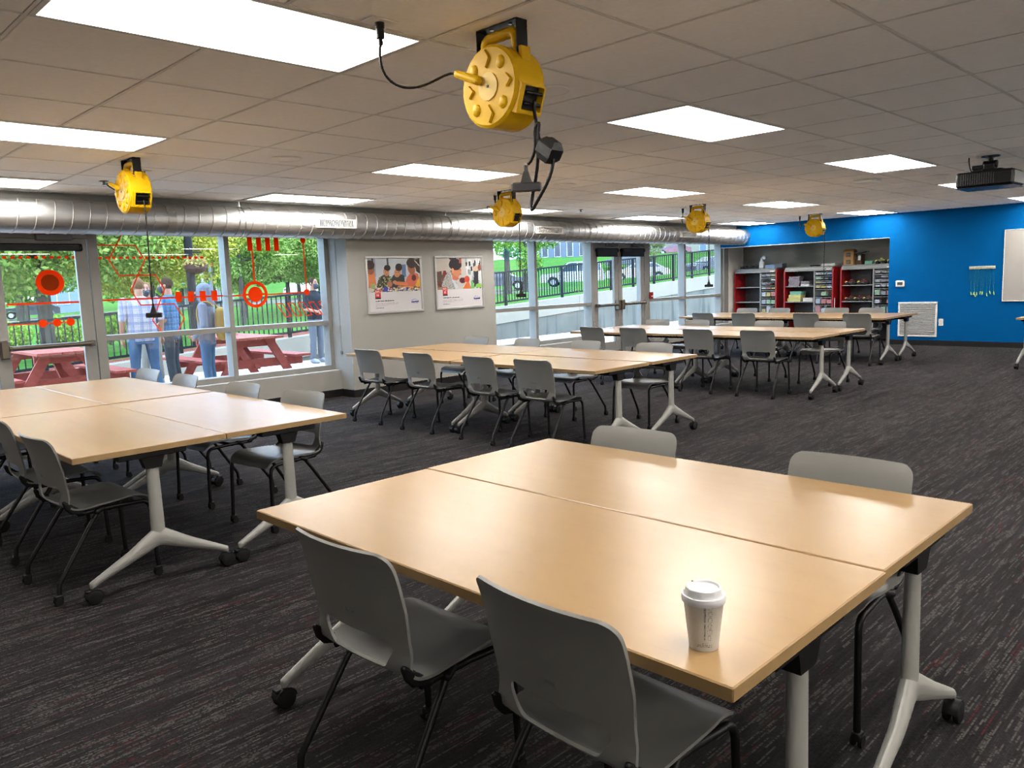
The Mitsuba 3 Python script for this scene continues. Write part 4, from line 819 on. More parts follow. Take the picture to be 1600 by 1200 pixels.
decal('orange line carrying four square blocks on the window beside the left door', [('block', rect(y - .036, y + .036, 1.393, 1.517), V_) for y in (2.29, 2.44, 2.59, 2.737)] + [('line', strip([(a, 1.449), (b, 1.449)], .009), V_) for a, b in ((1.40, 2.254), (2.326, 2.404), (2.476, 2.554), (2.626, 2.701), (2.773, 2.87))])
decal('orange ring target hanging from a line on the window left of the posters', [('ring', disc(3.285, 1.45, .172).difference(disc(3.285, 1.45, .132)), V_), ('centre', disc(3.285, 1.45, .1), V_), ('line', strip([(3.285, 2.005), (3.285, 1.623)], .010), V_), ('line', strip([(2.94, 1.44), (3.112, 1.446)], .009), V_), ('spoke', strip([(3.153, 1.45), (3.185, 1.45)], .012), V_), ('spoke', strip([(3.385, 1.45), (3.417, 1.45)], .012), V_)])
decal('four short orange bars at the top of the window left of the posters', [('bar', rect(y - .034, y + .034, 2.008, 2.19), V_) for y in (3.26, 3.383, 3.509, 3.632)])
decal('thin orange line with a dot at each end on the window left of the posters', [('line', strip([(4.03, 2.115), (4.036, 1.495)], .008), V_), ('dot', disc(4.029, 2.155, .04), V_), ('dot', disc(4.038, 1.453, .042), V_), ('line', strip([(3.458, 1.443), (3.996, 1.453)], .008), V_)])
par = []
for q in range(5):
    y = 3.573 + .158 * q; P4 = [(y, 1.315), (y + .085, 1.317), (y + .205, 1.143), (y + .12, 1.137)]
    par.append(('outline', LineString(dq(P4 + P4[:2])).buffer(.006, cap_style=2, join_style=2), V_))
decal('row of slanted orange parallelogram outlines on the window left of the posters', par)

# ------------------------------------------------------------------ outside: patio, retaining wall, fence, lawn
struct('patio', P(box(-11.6, -6.3, -20, 34, -.12, -.004), 'm_pave'), 'pale concrete patio outside the windows')
WX = -11.4
def capz(y): return .11 + .058 * np.clip(y, -6, 40)
ys = np.arange(-12, 34.1, 1.0)
def wallprism(x0, x1, zlo, zhi, y0=-12, y1=34):
    yy = np.linspace(y0, y1, max(2, int((y1 - y0) / 1.) + 1)); V = []; Fc = []
    for y in yy: V += [(x0, y, zlo(y)), (x1, y, zlo(y)), (x1, y, zhi(y)), (x0, y, zhi(y))]
    for i in range(len(yy) - 1):
        for j in range(4): a, b = i * 4 + j, i * 4 + (j + 1) % 4; Fc += [[a, b, b + 4], [a, b + 4, a + 4]]
    n = len(V) - 4; Fc += [[0, 2, 1], [0, 3, 2], [n, n + 1, n + 2], [n, n + 2, n + 3]]
    m = tm(V, Fc); m.fix_normals(); return m
struct('wall_retaining', P(wallprism(WX - .25, WX + .02, lambda y: -.1, lambda y: capz(y) - .03), 'm_cast'), 'sloping concrete retaining wall along the patio')
for y in np.arange(-12, 33, 1.75): part('wall_retaining', 'cap_block', P(wallprism(WX - .3, WX + .06, lambda q: capz(q) - .43, lambda q: capz(q), y + .006, y + 1.744), 'm_capstone'))
fk = thing('fence', 'dark metal bar fence climbing along the top of the retaining wall', 'fence')
FX = WX - .12
rail = lambda h, w: wallprism(FX - w, FX + w, lambda y: capz(y) + h - .022, lambda y: capz(y) + h + .022, -6, 33)
part(fk, 'top_rail', P(rail(.885, .025), 'm_fence')); part(fk, 'bottom_rail', P(rail(.10, .018), 'm_fence'))
bal = P(box(FX - .009, FX + .009, -.009, .009, .10, .88), 'm_fence'); post = P(box(FX - .03, FX + .03, -.03, .03, -.02, .905), 'm_fence')
for y in np.arange(-1.5, 27.6, .108): part(fk, 'baluster', bal, T().translate([0, float(y), float(capz(y))]))
for y in [-4.75, -2.45, -.15, 2.15, 4.45, 6.75, 8.6] + list(np.arange(9.75, 33, 1.14)): part(fk, 'post', post, T().translate([0, float(y), float(capz(y))]))
def ground(x, y):
    t = np.clip((WX - .2 - x) / 26., 0, 1); t = t * t * (3 - 2 * t); yc = np.clip(y, -10, 42)
    d = np.hypot(x - 3.5, y + 1.6); hl = np.clip((d - 64) / 34, 0, 1); hl = hl * hl * (3 - 2 * hl); sd = np.clip((y - 44) / 16, 0, 1)
    return (.05 + .058 * yc) * (1 - t) + (.0457 * yc - 1.02) * t + 3.4 * hl * sd
gx = np.r_[WX - .2, WX - 1, WX - 2, WX - 4, WX - 7, -22, -26, -30, -36, -40, -44, -49, -55, -62, -70, -80, -90, -120, -180]; gy = np.r_[-160, -80, -40, -20, np.arange(-10, 90, 3.), 96, 110, 130, 160, 220]
gX, gY = np.meshgrid(gx, gy, indexing='ij'); V = np.c_[gX.ravel(), gY.ravel(), ground(gX, gY).ravel()]
ny = len(gy); i, j = np.meshgrid(np.arange(len(gx) - 1), np.arange(ny - 1), indexing='ij'); a = (i * ny + j).ravel()
struct('lawn', P(tm(V, np.vstack([np.c_[a, a + 1, a + ny + 1], np.c_[a, a + ny + 1, a + ny]])), 'm_lawn', True), 'bright green lawn rising behind the fence')
rp = np.array([(-90, -30), (-78, 8), (-74, 17.5), (-62, 35), (-39.5, 41.2), (-35, 42.6), (-32, 46.8), (-28.5, 50.2), (-12, 62)], float)
rp = spline(np.c_[rp, 0 * rp[:, 0]], 60)[:, :2]; tn = np.gradient(rp, axis=0); tn /= np.linalg.norm(tn, axis=1, keepdims=True); nn = np.c_[-tn[:, 1], tn[:, 0]]
V = []; Fc = []
for q in range(60):
    for o_ in (-2.2, 6.5):
        p = rp[q] - nn[q] * o_; V.append((*p, float(ground(*p)) + .04))
for q in range(59): Fc += [[2 * q, 2 * q + 1, 2 * q + 3], [2 * q, 2 * q + 3, 2 * q + 2]]
struct('road', P(tm(V, Fc), 'm_asphalt'), 'grey street beyond the lawn')

# picnic tables
def picnic(x1, yc, L, lb):
    k = thing('picnic_table', lb, 'picnic table', 'red picnic tables'); x0 = x1 - L; z = .785
    for q in range(5): part(k, 'top_board', P(cbox(x0, x1, yc - .38 + .153 * q, yc - .38 + .153 * q + .146, z - .038, z, .004), 'm_redwood'))
    for sy in (-1, 1):
        for q in range(2): y = yc + sy * (.56 + .145 * q); part(k, 'seat_board', P(cbox(x0, x1, min(y, y + sy * .138), max(y, y + sy * .138), .425, .463, .004), 'm_redwood'))
    for xx in (x0 + .28, x1 - .24):
        part(k, 'top_beam', P(cbox(xx - .045, xx, yc - .36, yc + .36, z - .16, z - .038, .004), 'm_redwood')); part(k, 'seat_beam', P(cbox(xx - .045, xx, yc - .82, yc + .82, .29, .425, .004), 'm_redwood'))
        for sy in (-1, 1):
            p0, p1 = (yc + sy * .22, z - .045), (yc + sy * .66, 0.)
            part(k, 'leg', P(hullpts([(xx + a, p[0] + d, p[1]) for a in (.002, .045) for p in (p0, p1) for d in (-.075, .075)]), 'm_redwood'))
    part(k, 'brace', P(mv(box(-.45, .45, -.04, .04, -.02, .02), x1 - .55, yc, .55, ry=.62), 'm_redwood'))
picnic(-8.05, 1.56, 1.83, 'weathered red wooden picnic table outside, seen through the left glass door')
picnic(-7.90, 4.24, 1.83, 'weathered red wooden picnic table outside, left of the man in the dark polo')

# trees, shrubs
def foliage(blobs, n, leaf, ca, cb, seed):
    if n > 1000: n, leaf = int(n * 3.2), leaf * .46
    rs = np.random.RandomState(seed); b = np.array(blobs, float); w = b[:, 3] * b[:, 4]; w = w / w.sum()
    i = rs.choice(len(b), n, p=w); d = rs.normal(size=(n, 3)); d /= np.linalg.norm(d, axis=1, keepdims=True)
    r = rs.uniform(.45, 1., (n, 1)) ** .6
    c = b[i, :3] + d * r * b[i][:, [3, 3, 4]]
    a = rs.normal(size=(n, 3)); a /= np.linalg.norm(a, axis=1, keepdims=True); e = np.cross(a, rs.normal(size=(n, 3))); e /= np.linalg.norm(e, axis=1, keepdims=True)
    s = leaf * rs.uniform(.7, 1.3, (n, 1)); V = np.stack([c - a * s, c - e * s * .55, c + a * s, c + e * s * .55], 1).reshape(-1, 3)
    q = np.arange(n) * 4; Fc = np.vstack([np.c_[q, q + 1, q + 2], np.c_[q, q + 2, q + 3]])
    t = np.clip(rs.uniform(0, 1, n) * .7 + .3 * rs.uniform(0, 1, len(b))[i], 0, 1)[:, None]
    C = np.repeat((np.array(ca) * (1 - t) + np.array(cb) * t) * [1.12, .86, .50], 4, axis=0)
    return tm(V, Fc), C
GA, GB = (.075, .20, .06), (.25, .40, .15)
def tree(x, y, th, r, h0, h1, lb, n=5000, leaf=.13, ca=GA, cb=GB, seed=1, group=None, nb=16, lean=0):
    rs = np.random.RandomState(seed); z = float(ground(x, y)); k = thing('tree', lb, 'tree', group)
    part(k, 'trunk', P(tube([(x, y, z - .2), (x + lean * .3, y, z + (h0 - z) * .6), (x + lean, y, h0 + .6), (x + lean, y, h0 + (h1 - h0) * .6)], [th * 1.15, th * .95, th * .8, th * .25], 12), 'm_bark', True))
    B = []
    for q in range(nb):
        a = rs.uniform(0, 2 * PI); zz = rs.uniform(0, 1); rr = r * (.25 + .75 * math.sin(PI * (.15 + .7 * zz))) * rs.uniform(.45, .8)
        c = (x + lean + rr * math.cos(a), y + rr * math.sin(a), h0 + (h1 - h0) * zz); B.append((*c, r * rs.uniform(.3, .45), r * rs.uniform(.22, .34)))
        if q < 7: part(k, 'branch', P(tube([(x + lean, y, h0 + (h1 - h0) * max(.02, zz * .6)), ((x + lean + c[0]) / 2, (y + c[1]) / 2, (h0 + (h1 - h0) * zz * .6 + c[2]) / 2 + .1), c], [th * .4, th * .28, th * .1], 6), 'm_bark', True))
    m, c = foliage(B, n, leaf, ca, cb, seed); e = part(k, 'foliage', P(m, 'm_leaf', color=c)); labels[e] = {'kind': 'stuff'}
YA, YB_ = (.22, .31, .06), (.50, .54, .17); DA, DB = (.05, .17, .04), (.15, .33, .09)
tree(-15.9, 3.35, .15, 3.0, 2.25, 3.7, 'leafy tree with a grey trunk just behind the fence, seen through the left door', 7000, .13, GA, (.26, .40, .16), 1, None, 22)
tree(-30.6, 6.3, .14, 2.4, 1.8, 4.2, 'small dark leafy tree beyond the street tree, at the left of the left door', 4000, .17, DA, DB, 2)
tree(-19.3, 6.9, .12, 2.5, 2.1, 3.55, 'yellow-green leafy tree above the men outside, behind the hexagon decals', 9000, .12, YA, YB_, 3, None, 24)
rowt = [(-34.2, 16.9, 42), (-40.8, 21.6, 50), (-38.0, 23.0, 46), (-47.1, 26.7, 58), (-36.0, 22.1, 46)]
for q, (x, y, d) in enumerate(((-34.2, 16.9, 42), (-41.5, 20.6, 50), (-40.8, 23.2, 50), (-47.1, 27.6, 58), (-37.0, 24.6, 46))):
    tree(x, y,   .13, 3.0, 2.6, 5.9, f'green park tree in the row beyond the lawn, {("first", "second", "third", "fourth", "fifth")[q]} from the left', 5200, .21, (.08, .22, .07), (.30, .46, .19), 10 + q, 'park trees beyond the lawn')
tree(-24.9, 26.55, .16, 3.2, 2.9, 8.5, 'dark green tree with a stout trunk outside the window right of the posters', 8000, .17, DA, (.22, .44, .13), 21, None, 22)
tree(-31.0, 34.2, .16, 2.6, 2.3, 8.2, 'dense green tree outside the window, left of the grey apartment building', 6500, .19, (.08, .26, .06), (.26, .50, .15), 22, None, 20)
tree(-36.5, 55.5, .12, 1.3, 2.9, 6.0, 'thin grey-green tree far beyond the double doors', 1500, .16, (.12, .2, .12), (.3, .4, .28), 23)
tree(-37.5, 29.5, .12, 3.0, 2.0, 8.0, 'pale green tree behind the stout-trunked tree outside', 5200, .2, (.13, .28, .09), (.35, .50, .21), 24)
for q, (x, y) in enumerate(((-62, 22), (-66, 30), (-74, 47), (-66, 15), (-62, 52))): tree(x, y, .15, 4.2, 2.2, 6.6, f'tall background tree across the street, {("left of the posters", "behind the white pole", "right of the park row", "farthest left", "behind the sport utility car")[q]}', 4200, .32, (.12, .30, .08), (.30, .52, .17), 40 + q, 'background trees across the street')
def shrub(x, y, r, h, lb, seed):
    k = thing('shrub', lb, 'shrub'); z = float(ground(x, y)); rs = np.random.RandomState(seed)
    m, c = foliage([(x + rs.uniform(-.3, .3) * r, y + rs.uniform(-.5, .5) * r, z + h * rs.uniform(.3, .75), r * .6, h * .33) for _ in range(6)], 1800, .1, (.10, .28, .05), (.28, .52, .12), seed); e = part(k, 'foliage', P(m, 'm_leaf', color=c)); labels[e] = {'kind': 'stuff'}
    part(k, 'stem', P(tube([(x, y, z - .1), (x, y, z + h * .5)], [.04, .02], 6), 'm_bark'))
shrub(-25.5, 6.2, .75, 1.25, 'round green shrub right of the tree trunk, seen through the left door', 1); shrub(-25.8, 4.7, .8, 1.3, 'round green shrub at the left of the left door view', 2); shrub(-22.0, 6.6, .8, .9, 'low round shrub behind the man in the pale plaid shirt', 3)

# cars
mat('m_carwhite', [1.2, 1.1, .95], .25, spec=.6, clearcoat=1.); mat('m_cargrey', [.10, .115, .14], .25, spec=.6, clearcoat=1.); mat('m_carblue', [.035, .05, .10], .25, spec=.6, clearcoat=1.); mat('m_carred', [.45, .02, .03], .25, spec=.6, clearcoat=1.); mat('m_carglass', [.05, .07, .09], .08, spec=.8); mat('m_carblack', [.02, .022, .026], .25, clearcoat=1.)
OUTDOOR = .45
for q in ('m_carwhite', 'm_cargrey', 'm_carblue', 'm_carred'): scene[q]['bsdf']['base_color']['value'] = [v * OUTDOOR for v in scene[q]['bsdf']['base_color']['value']]
def car(x, y, ang, m, lb, suv=False, dz=0.):
    k = thing('car', lb, 'car'); at = T().translate([x, y, float(ground(x, y)) + .05 + dz]).rotate([0, 0, 1], math.degrees(ang))
    hgt = 1.75 if suv else 1.43
    low = Polygon([(-2.3, .32), (-2.32, .75), (-2.2, .92), (-.9, 1.0), (1.0, 1.02), (2.15, .98 if not suv else 1.1), (2.28, .8), (2.3, .35)]).buffer(-.08).buffer(.08, 4)
    for wx in (-1.38, 1.42): low = low.difference(Point(wx, .34).buffer(.40, 10))
    b = extr(low, 1.76); b.apply_translation([0, 0, -.88]); v = b.vertices; v[:, 2] *= 1 - .10 * np.clip((v[:, 1] - .5) / .5, 0, 1); part(k, 'body', P(xz(b), m, 35), at)
    roof = [(-1.05, .98), (-.35, hgt - .06), (-.1, hgt), (1.0 if not suv else 1.7, hgt), (1.3 if not suv else 1.95, hgt - .07), (1.95 if not suv else 2.2, 1.0)]
    c = extr(Polygon(roof), 1.5); c.apply_translation([0, 0, -.75]); v = c.vertices; v[:, 2] *= 1 - .22 * np.clip((v[:, 1] - 1.) / (hgt - 1.), 0, 1); part(k, 'cabin', P(xz(c), m, 35), at)
    pb = Polygon(roof).buffer(-.09)
    for p_, (xa, xb) in enumerate(((-2, .33), (.41, 1.12 if not suv else 1.2), (1.2 if not suv else 1.28, 3))):
        g = pb.intersection(sbox(xa, .9, xb, 3))
        if g.is_empty: continue
        w = extr(g, 1.53); w.apply_translation([0, 0, -.765]); v = w.vertices; v[:, 2] *= 1 - .22 * np.clip((v[:, 1] - 1.) / (hgt - 1.), 0, 1); part(k, 'window', P(xz(w), 'm_carglass'), at)
    part(k, 'windshield', P(hullpts([(-.99, s * .62, 1.03) for s in (-1, 1)] + [(-.40, s * .5, hgt - .09) for s in (-1, 1)] + [(-1.03, s * .62, 1.05) for s in (-1, 1)] + [(-.44, s * .5, hgt - .075) for s in (-1, 1)]), 'm_carglass'), at)
    for wx in (-1.38, 1.42):
        for s in (-1, 1):
            kk = part(k, 'wheel', P(mv(lathe([(.0, -.1), (.27, -.1), (.33, -.08), (.34, 0), (.33, .08), (.27, .1), (0, .1)], 24), rx=PI / 2, x=wx, y=s * .78, z=.34), 'm_rubber', 40), at); part(kk, 'rim', P(mv(cyl(.2, .04, 18), rx=PI / 2, x=wx, y=s * .875, z=.34), 'm_silver', 40), at)
    for s in (-1, 1): part(k, 'headlamp', P(cbox(-2.30, -2.12, s * .62 - .16, s * .62 + .16, .68, .82, .02), 'm_silver'), at); part(k, 'tail_lamp', P(cbox(2.12, 2.29, s * .64 - .13, s * .64 + .13, .76, .92, .02), 'm_carred'), at)
av = math.radians(48)          # along the street, as seen from the windows
car(-74.3, 17.2, math.radians(-105) + PI, 'm_carblack', 'black parked car far off, seen through the left door'); car(-61.6, 36.2, math.radians(130) - PI, 'm_carwhite', 'white parked car behind the fence, left of the man in the dark polo', dz=0.)
car(-39.7, 40.6, math.radians(215), 'm_carblue', 'dark blue parked car, seen right of the posters'); car(-34.0, 42.3, math.radians(36), 'm_carwhite', 'white sport utility car parked beyond the fence, left of the double doors', True); car(-31.6, 46.9, math.radians(42), 'm_carwhite', 'white parked car seen through the double doors')
car(-28.0, 51.2, math.radians(76), 'm_cargrey', 'dark grey sedan parked beyond the fence, right of the double doors', dz=0.); car(-56.9, 90.2, math.radians(30), 'm_carred', 'red car far off on the rise, right of the double doors', dz=0.); car(-43.9, 62.6, math.radians(30), 'm_cargrey', 'grey car far off behind the double doors', dz=0.)

# buildings across the street
def building(cx, cy, ang, L, D, z0, h, m, lb, nw, nf, wm='m_carglass', ww=.5, roof=True):
    k = thing('building', lb, 'building'); at = T().translate([cx, cy, z0]).rotate([0, 0, 1], math.degrees(ang))
    part(k, 'walls', P(box(-L / 2, L / 2, 0, D, -3, h), m), at)
    if roof: part(k, 'roof', P(box(-L / 2 - .3, L / 2 + .3, -.3, D + .3, h, h + .35), 'm_alu_dark'), at)
    for f_ in range(nf):
        for q in range(nw):
            w = L / nw; x = -L / 2 + (q + .5) * w; zb = .6 + f_ * (h - .4) / nf; zh = (h - .4) / nf * .62
            kk = part(k, 'window', P(box(x - w * ww / 2 - .08, x + w * ww / 2 + .08, -.06, .02, zb - .08, zb + zh + .08), 'm_white'), at); part(kk, 'glazing', P(box(x - w * ww / 2, x + w * ww / 2, -.09, -.055, zb, zb + zh), wm), at)
    return k, at
dif('m_bpale', [.45 * v for v in lin(176, 196, 220)]); dif('m_bwhite', [.45 * v for v in lin(214, 214, 210)]); dif('m_bgrey', [.45 * v for v in lin(150, 160, 176)]); dif('m_bcream', [.45 * v for v in lin(232, 222, 196)]); dif('m_bteal', [.45 * v for v in lin(40, 140, 160)])
building(-84.0, 22.6, math.radians(72), 5.0, 8, .3, 5.2, 'm_bpale', 'pale blue flat-fronted building behind the tree trunk, through the left door', 1, 1, 'm_bpale', .2)
k, at = building(-75.0, 31.2, math.radians(66), 9., 6, -.2, 3.6, 'm_bwhite', 'low white shop building across the street behind the men', 6, 1, 'm_carglass', .72)
part(k, 'sign_board', P(box(1.6, 2.6, -.4, -.1, 2.2, 3.1), 'm_bteal'), at, 'teal sign'); part(k, 'canopy', P(box(-4, 1.2, -1.4, 0, 2.3, 2.6), 'm_alu_dark'), at)
building(-67.0, 84.5, math.radians(38), 14., 12, 1.2, 15.5, 'm_bgrey', 'tall grey apartment building beyond the trees, left of the double doors', 8, 5, 'm_carblue', .42)
building(-62.0, 106., math.radians(30), 22., 10, 3.2, 7.5, 'm_bcream', 'long cream building far off, right of the double doors', 7, 1, 'm_bpale', .3)
building(-49.0, 96.0, math.radians(34), 8., 8, 1.5, 7.0, 'm_bwhite', 'off-white house far off behind the double doors', 3, 2, 'm_carglass', .4)

# street furniture
k = thing('post', 'thick black post with a hanging flower basket outside', 'post'); x, y = -13.2, 5.47; z = float(ground(x, y))
part(k, 'shaft', P(tube([(x, y, z - .1), (x, y, 4.2)], .085, 14), 'm_fence', True)); part(k, 'arm', P(tube([(x, y, 2.35), (x + .12, y + .2, 2.35)], .012, 8), 'm_fence'))
k = thing('hanging_basket', 'hanging basket of pink and green flowers on the black post', 'flower basket'); bx_, by_ = x + .16, y + .06
part(k, 'bowl', P(lathe([(0, 1.90), (.12, 1.92), (.22, 2.0), (.25, 2.08), (.22, 2.08), (0, 2.0)], 24).apply_translation([bx_, by_, .0]), mat('m_basket', [.11, .05, .035], .8)))
m, c = foliage([(bx_, by_, 2.16, .24, .13), (bx_ + .1, by_, 2.1, .2, .1), (bx_ - .1, by_, 2.1, .2, .1)], 500, .035, (.14, .3, .08), (.62, .36, .32), 6); e = part(k, 'flowers', P(m, 'm_leaf', color=c)); labels[e] = {'kind': 'stuff'}
part(k, 'hanger', P(join(*[tube([(bx_ + .22 * math.cos(a), by_ + .22 * math.sin(a), 2.08), (bx_, by_, 2.5)], .004, 5) for a in (0, 2.1, 4.2)]), 'm_fence'))
k = thing('lamp_post', 'slim dark street lamp post with a tapered lantern', 'street lamp'); x, y = -23.9, 10.73; z = float(ground(x, y))
part(k, 'shaft', P(tube([(x, y, z - .1), (x, y, 2.45)], [.07, .05], 12), 'm_alu_dark', True)); part(k, 'lantern', P(lathe([(0, 2.42), (.05, 2.42), (.06, 2.5), (.2, 2.86), (.0, 2.86)], 4).apply_translation([x, y, 0]), 'm_silver')); part(k, 'cap', P(lathe([(.26, 2.86), (.27, 2.89), (.05, 2.96), (0, 2.96)], 20).apply_translation([x, y, 0]), 'm_alu_dark'))
k = thing('signal_pole', 'tall pale grey traffic signal pole beyond the lawn', 'signal pole'); x, y = -33.1, 14.5; z = float(ground(x, y))
part(k, 'shaft', P(tube([(x, y, z - .1), (x, y, 7.)], [.12, .09], 12), 'm_silver', True))
k = thing('traffic_light', 'black traffic light with a lit red lamp on the pale pole', 'traffic light'); x, y = -32.9, 14.75
part(k, 'housing', P(cbox(x - .15, x + .15, y - .17, y + .17, 2.0, 3.0, .03), 'm_black')); 
scene['m_signal'] = {'type': 'diffuse', 'reflectance': col([.5, .02, .02])}
part(k, 'red_lamp', P(mv(cyl(.11, .04, 18), ry=PI / 2, x=x + .16, y=y, z=2.82), 'm_signal', emitter={'type': 'area', 'radiance': col([2.2, .12, .1])}))
for z in (2.5, 2.18): part(k, 'dark_lamp', P(mv(cyl(.11, .04, 18), ry=PI / 2, x=x + .16, y=y, z=z), 'm_grey_dark'))
part(k, 'bracket', P(tube([(x, y, 2.5), (-33.1, 14.5, 2.5)], .03, 6), 'm_black'))

# ------------------------------------------------------------------ people outside
SK = {'fair': [.62, .36, .27], 'tan': [.55, .32, .22]}
SKIN_SPEC = .1
for q, c in SK.items(): mat('m_skin_' + q, [c[0] * .72, c[1] * .55, c[2] * .42], .5, spec=.3)
mat('m_hair_brown', [.05, .026, .013], .8, spec=.05); mat('m_hair_sand', [.21, .11, .05], .8, spec=.05); mat('m_maskdark', [.03, .035, .045], .8); mat('m_shoe', [.10, .09, .085], .7); mat('m_shoe_grey', [.30, .30, .32], .7)
dif('m_denim', proc(denimfn)); dif('m_plaidpale', proc(plaid((.40, .36, .36), (.035, .05, .12), (.14, .16, .27), .115))); dif('m_plaidblue', proc(plaid((.04, .135, .235), (.30, .35, .38), (.014, .055, .13), .10)))
mat('m_hoodie', [0.197, 0.211, 0.263], .9, spec=.1); mat('m_greypants', [0.0705, 0.0752, 0.0799], .9, spec=.1); mat('m_khaki', [0.259, 0.235, 0.197], .9, spec=.1); mat('m_polo', [0.0118, 0.0141, 0.0188], .8, spec=.2); mat('m_lightgrey', [0.141, 0.146, 0.169], .9, spec=.1); mat('m_backpack', [.42, .24, .05], .8, spec=.2); mat('m_phone', [0.352, 0.352, 0.362], .3)
def ell3(c, r, n=20): return m3.Manifold.sphere(1., n).scale(list(map(float, r))).translate(list(map(float, c)))
def hull(*l): return m3.Manifold.batch_hull(list(l))
def ringh(c, a, b): return [(c[0] + a * math.cos(t), c[1] + b * math.sin(t), c[2]) for t in np.arange(20) * PI / 10]
def loft(rings): return uni(*[m3.Manifold.hull_points(np.array(ringh(*rings[i]) + ringh(*rings[i + 1]))) for i in range(len(rings) - 1)])
def person(x, y, face, hgt, lb, arms, legs, skin, hair, top, bottom, shoes, mask=None, w=1., sleeve='short', hood=False, look=(0, 0), bald=False, z0=0.):
    k = thing('person', lb, 'person'); sc = hgt / 1.75
    at = T().translate([x, y, z0]).rotate([0, 0, 1], math.degrees(math.atan2(face[1], face[0])) - 90).scale(sc)
    hc = np.array([0, .02, 1.632]); sh = .185 * w; B = []
    def rot(p):          # head turn (yaw, nod) about the neck
        a, b = look; p = np.array(p, float) - hc; p = np.array([p[0], p[1] * math.cos(b) + p[2] * math.sin(b), -p[1] * math.sin(b) + p[2] * math.cos(b)])
        return hc + np.array([p[0] * math.cos(a) - p[1] * math.sin(a), p[0] * math.sin(a) + p[1] * math.cos(a), p[2]])
    skull = hull(ell3(rot(hc + [0, -.018, .028]), [.076, .088, .09]), ell3(rot(hc + [0, .035, -.045]), [.052, .052, .06]), ell3(rot(hc + [0, .045, -.085]), [.03, .028, .025]))
    nose = hull(ell3(rot(hc + [0, .088, .012]), [.008, .008, .008], 10), ell3(rot(hc + [0, .108, -.022]), [.014, .012, .010], 10), ell3(rot(hc + [0, .085, -.026]), [.019, .012, .010], 10))
    ears = [ell3(rot(hc + [s * .078, -.012, -.005]), [.012, .021, .032], 12) for s in (-1, 1)]
    neck = bone((0, -.022, 1.43), .058, (0, -.008, 1.56), .054)
    parts_ = [skull, nose, *ears, neck]
    for s in (-1, 1):
        (el, wr, hd) = arms[0 if s < 0 else 1]; el, wr, hd = map(np.array, (el, wr, hd)); S0 = np.array([s * sh, -.01, 1.42])
        parts_ += [bone(S0, .050, el, .040), bone(el, .040, wr, .027)]
        d = hd - wr; L = np.linalg.norm(d); d = d / L; side = np.cross(d, [1, 0, 0] if abs(d[0]) < .8 else [0, 1, 0]); side /= np.linalg.norm(side); nrm = np.cross(side, d)
        pb, pe = wr + d * .02, wr + d * .085
        parts_.append(hull(*[ell3(c, [.016] * 3, 12) for c in (pb + side * .018, pb - side * .018, pe + side * .030, pe - side * .030)]))
        for f_ in range(4):
            o_ = side * (.030 - .020 * f_); Lf = (.062, .072, .068, .052)[f_]; a0 = pe + o_; a1 = a0 + d * Lf * .55 + nrm * .008; a2 = a1 + d * Lf * .38 + nrm * .022
            parts_.append(chain([a0, a1, a2], [.0095, .0085, .0075], 10))
        t0 = pb + side * .022; t1 = t0 + d * .03 + side * .026 + nrm * .012; t2 = t1 + d * .032 + nrm * .010; parts_.append(chain([t0, t1, t2], [.013, .0105, .009], 10))
    hips = []
    for s in (-1, 1):
        kn, an = map(np.array, legs[0 if s < 0 else 1]); hp = np.array([s * .088 * w, 0, .90]); hips.append((s, hp, kn, an)); parts_ += [bone(hp, .07, kn, .048), bone(kn, .048, an, .034)]
    parts_.append(loft([((0, 0, .88), .15 * w, .10), ((0, -.005, 1.05), .135 * w, .095), ((0, -.01, 1.28), .155 * w, .105), ((0, -.012, 1.42), .15 * w, .075)]))
    part(k, 'body', P(toT(uni(*parts_), .014, 8), 'm_skin_' + skin, 60), at)
    e_ = [ell3(rot(hc + [s * .031, .082, .018]), [.011, .006, .0075], 10) for s in (-1, 1)]
    part(k, 'eyes', P(join(*[toT(q) for q in e_]), 'm_ink', True), at)
    part(k, 'eyebrows', P(join(*[toT(hull(ell3(rot(hc + [s * .018, .087, .038]), [.004] * 3, 8), ell3(rot(hc + [s * .044, .078, .040]), [.004] * 3, 8))) for s in (-1, 1)]), hair, True), at)
    if mask: part(k, 'face_mask', P(join(toT(hull(ell3(rot(hc + [0, .10, -.045]), [.034, .022, .03], 14), ell3(rot(hc + [0, .055, -.075]), [.052, .045, .045], 14), ell3(rot(hc + [0, .05, -.03]), [.058, .045, .035], 14))), *[tube([rot(hc + [s * .06, .05, -.02]), rot(hc + [s * .079, -.005, .015])], .003, 6) for s in (-1, 1)]), mask, 45), at, 'dark face mask')
    else: part(k, 'mouth', P(toT(hull(ell3(rot(hc + [-.018, .085, -.055]), [.006] * 3, 8), ell3(rot(hc + [.018, .085, -.055]), [.006] * 3, 8))), 'm_maskdark', True), at)
    if not hood:
        cap = hull(ell3(rot(hc + [0, -.024, .034]), [.083, .093, .094] if not bald else [.079, .089, .0905], 24)) - m3.Manifold.cube([.4, .4, .4], True).translate([0, .262, -.055]) .rotate([0, 0, math.degrees(look[0])]).translate([0, 0, float(hc[2])])
        cap = cap - m3.Manifold.cube([.4, .4, .2], True).translate([0, 0, float(hc[2]) - .152])
        part(k, 'hair', P(toT(cap, .014, 4), hair, 60), at)
    # clothes
    ts = [loft([((0, .0, .84 if top != 'm_polo' else .9), .178 * w, .122), ((0, .002, .98), .172 * w, .122 * (1 + .25 * (w - 1))), ((0, .0, 1.15), .168 * w, .125 * (1 + .5 * (w - 1))), ((0, -.01, 1.30), .182 * w, .122), ((0, -.015, 1.39), .185 * w, .098), ((0, -.018, 1.455), .105 * w, .072), ((0, -.016, 1.49), .064, .060)])]
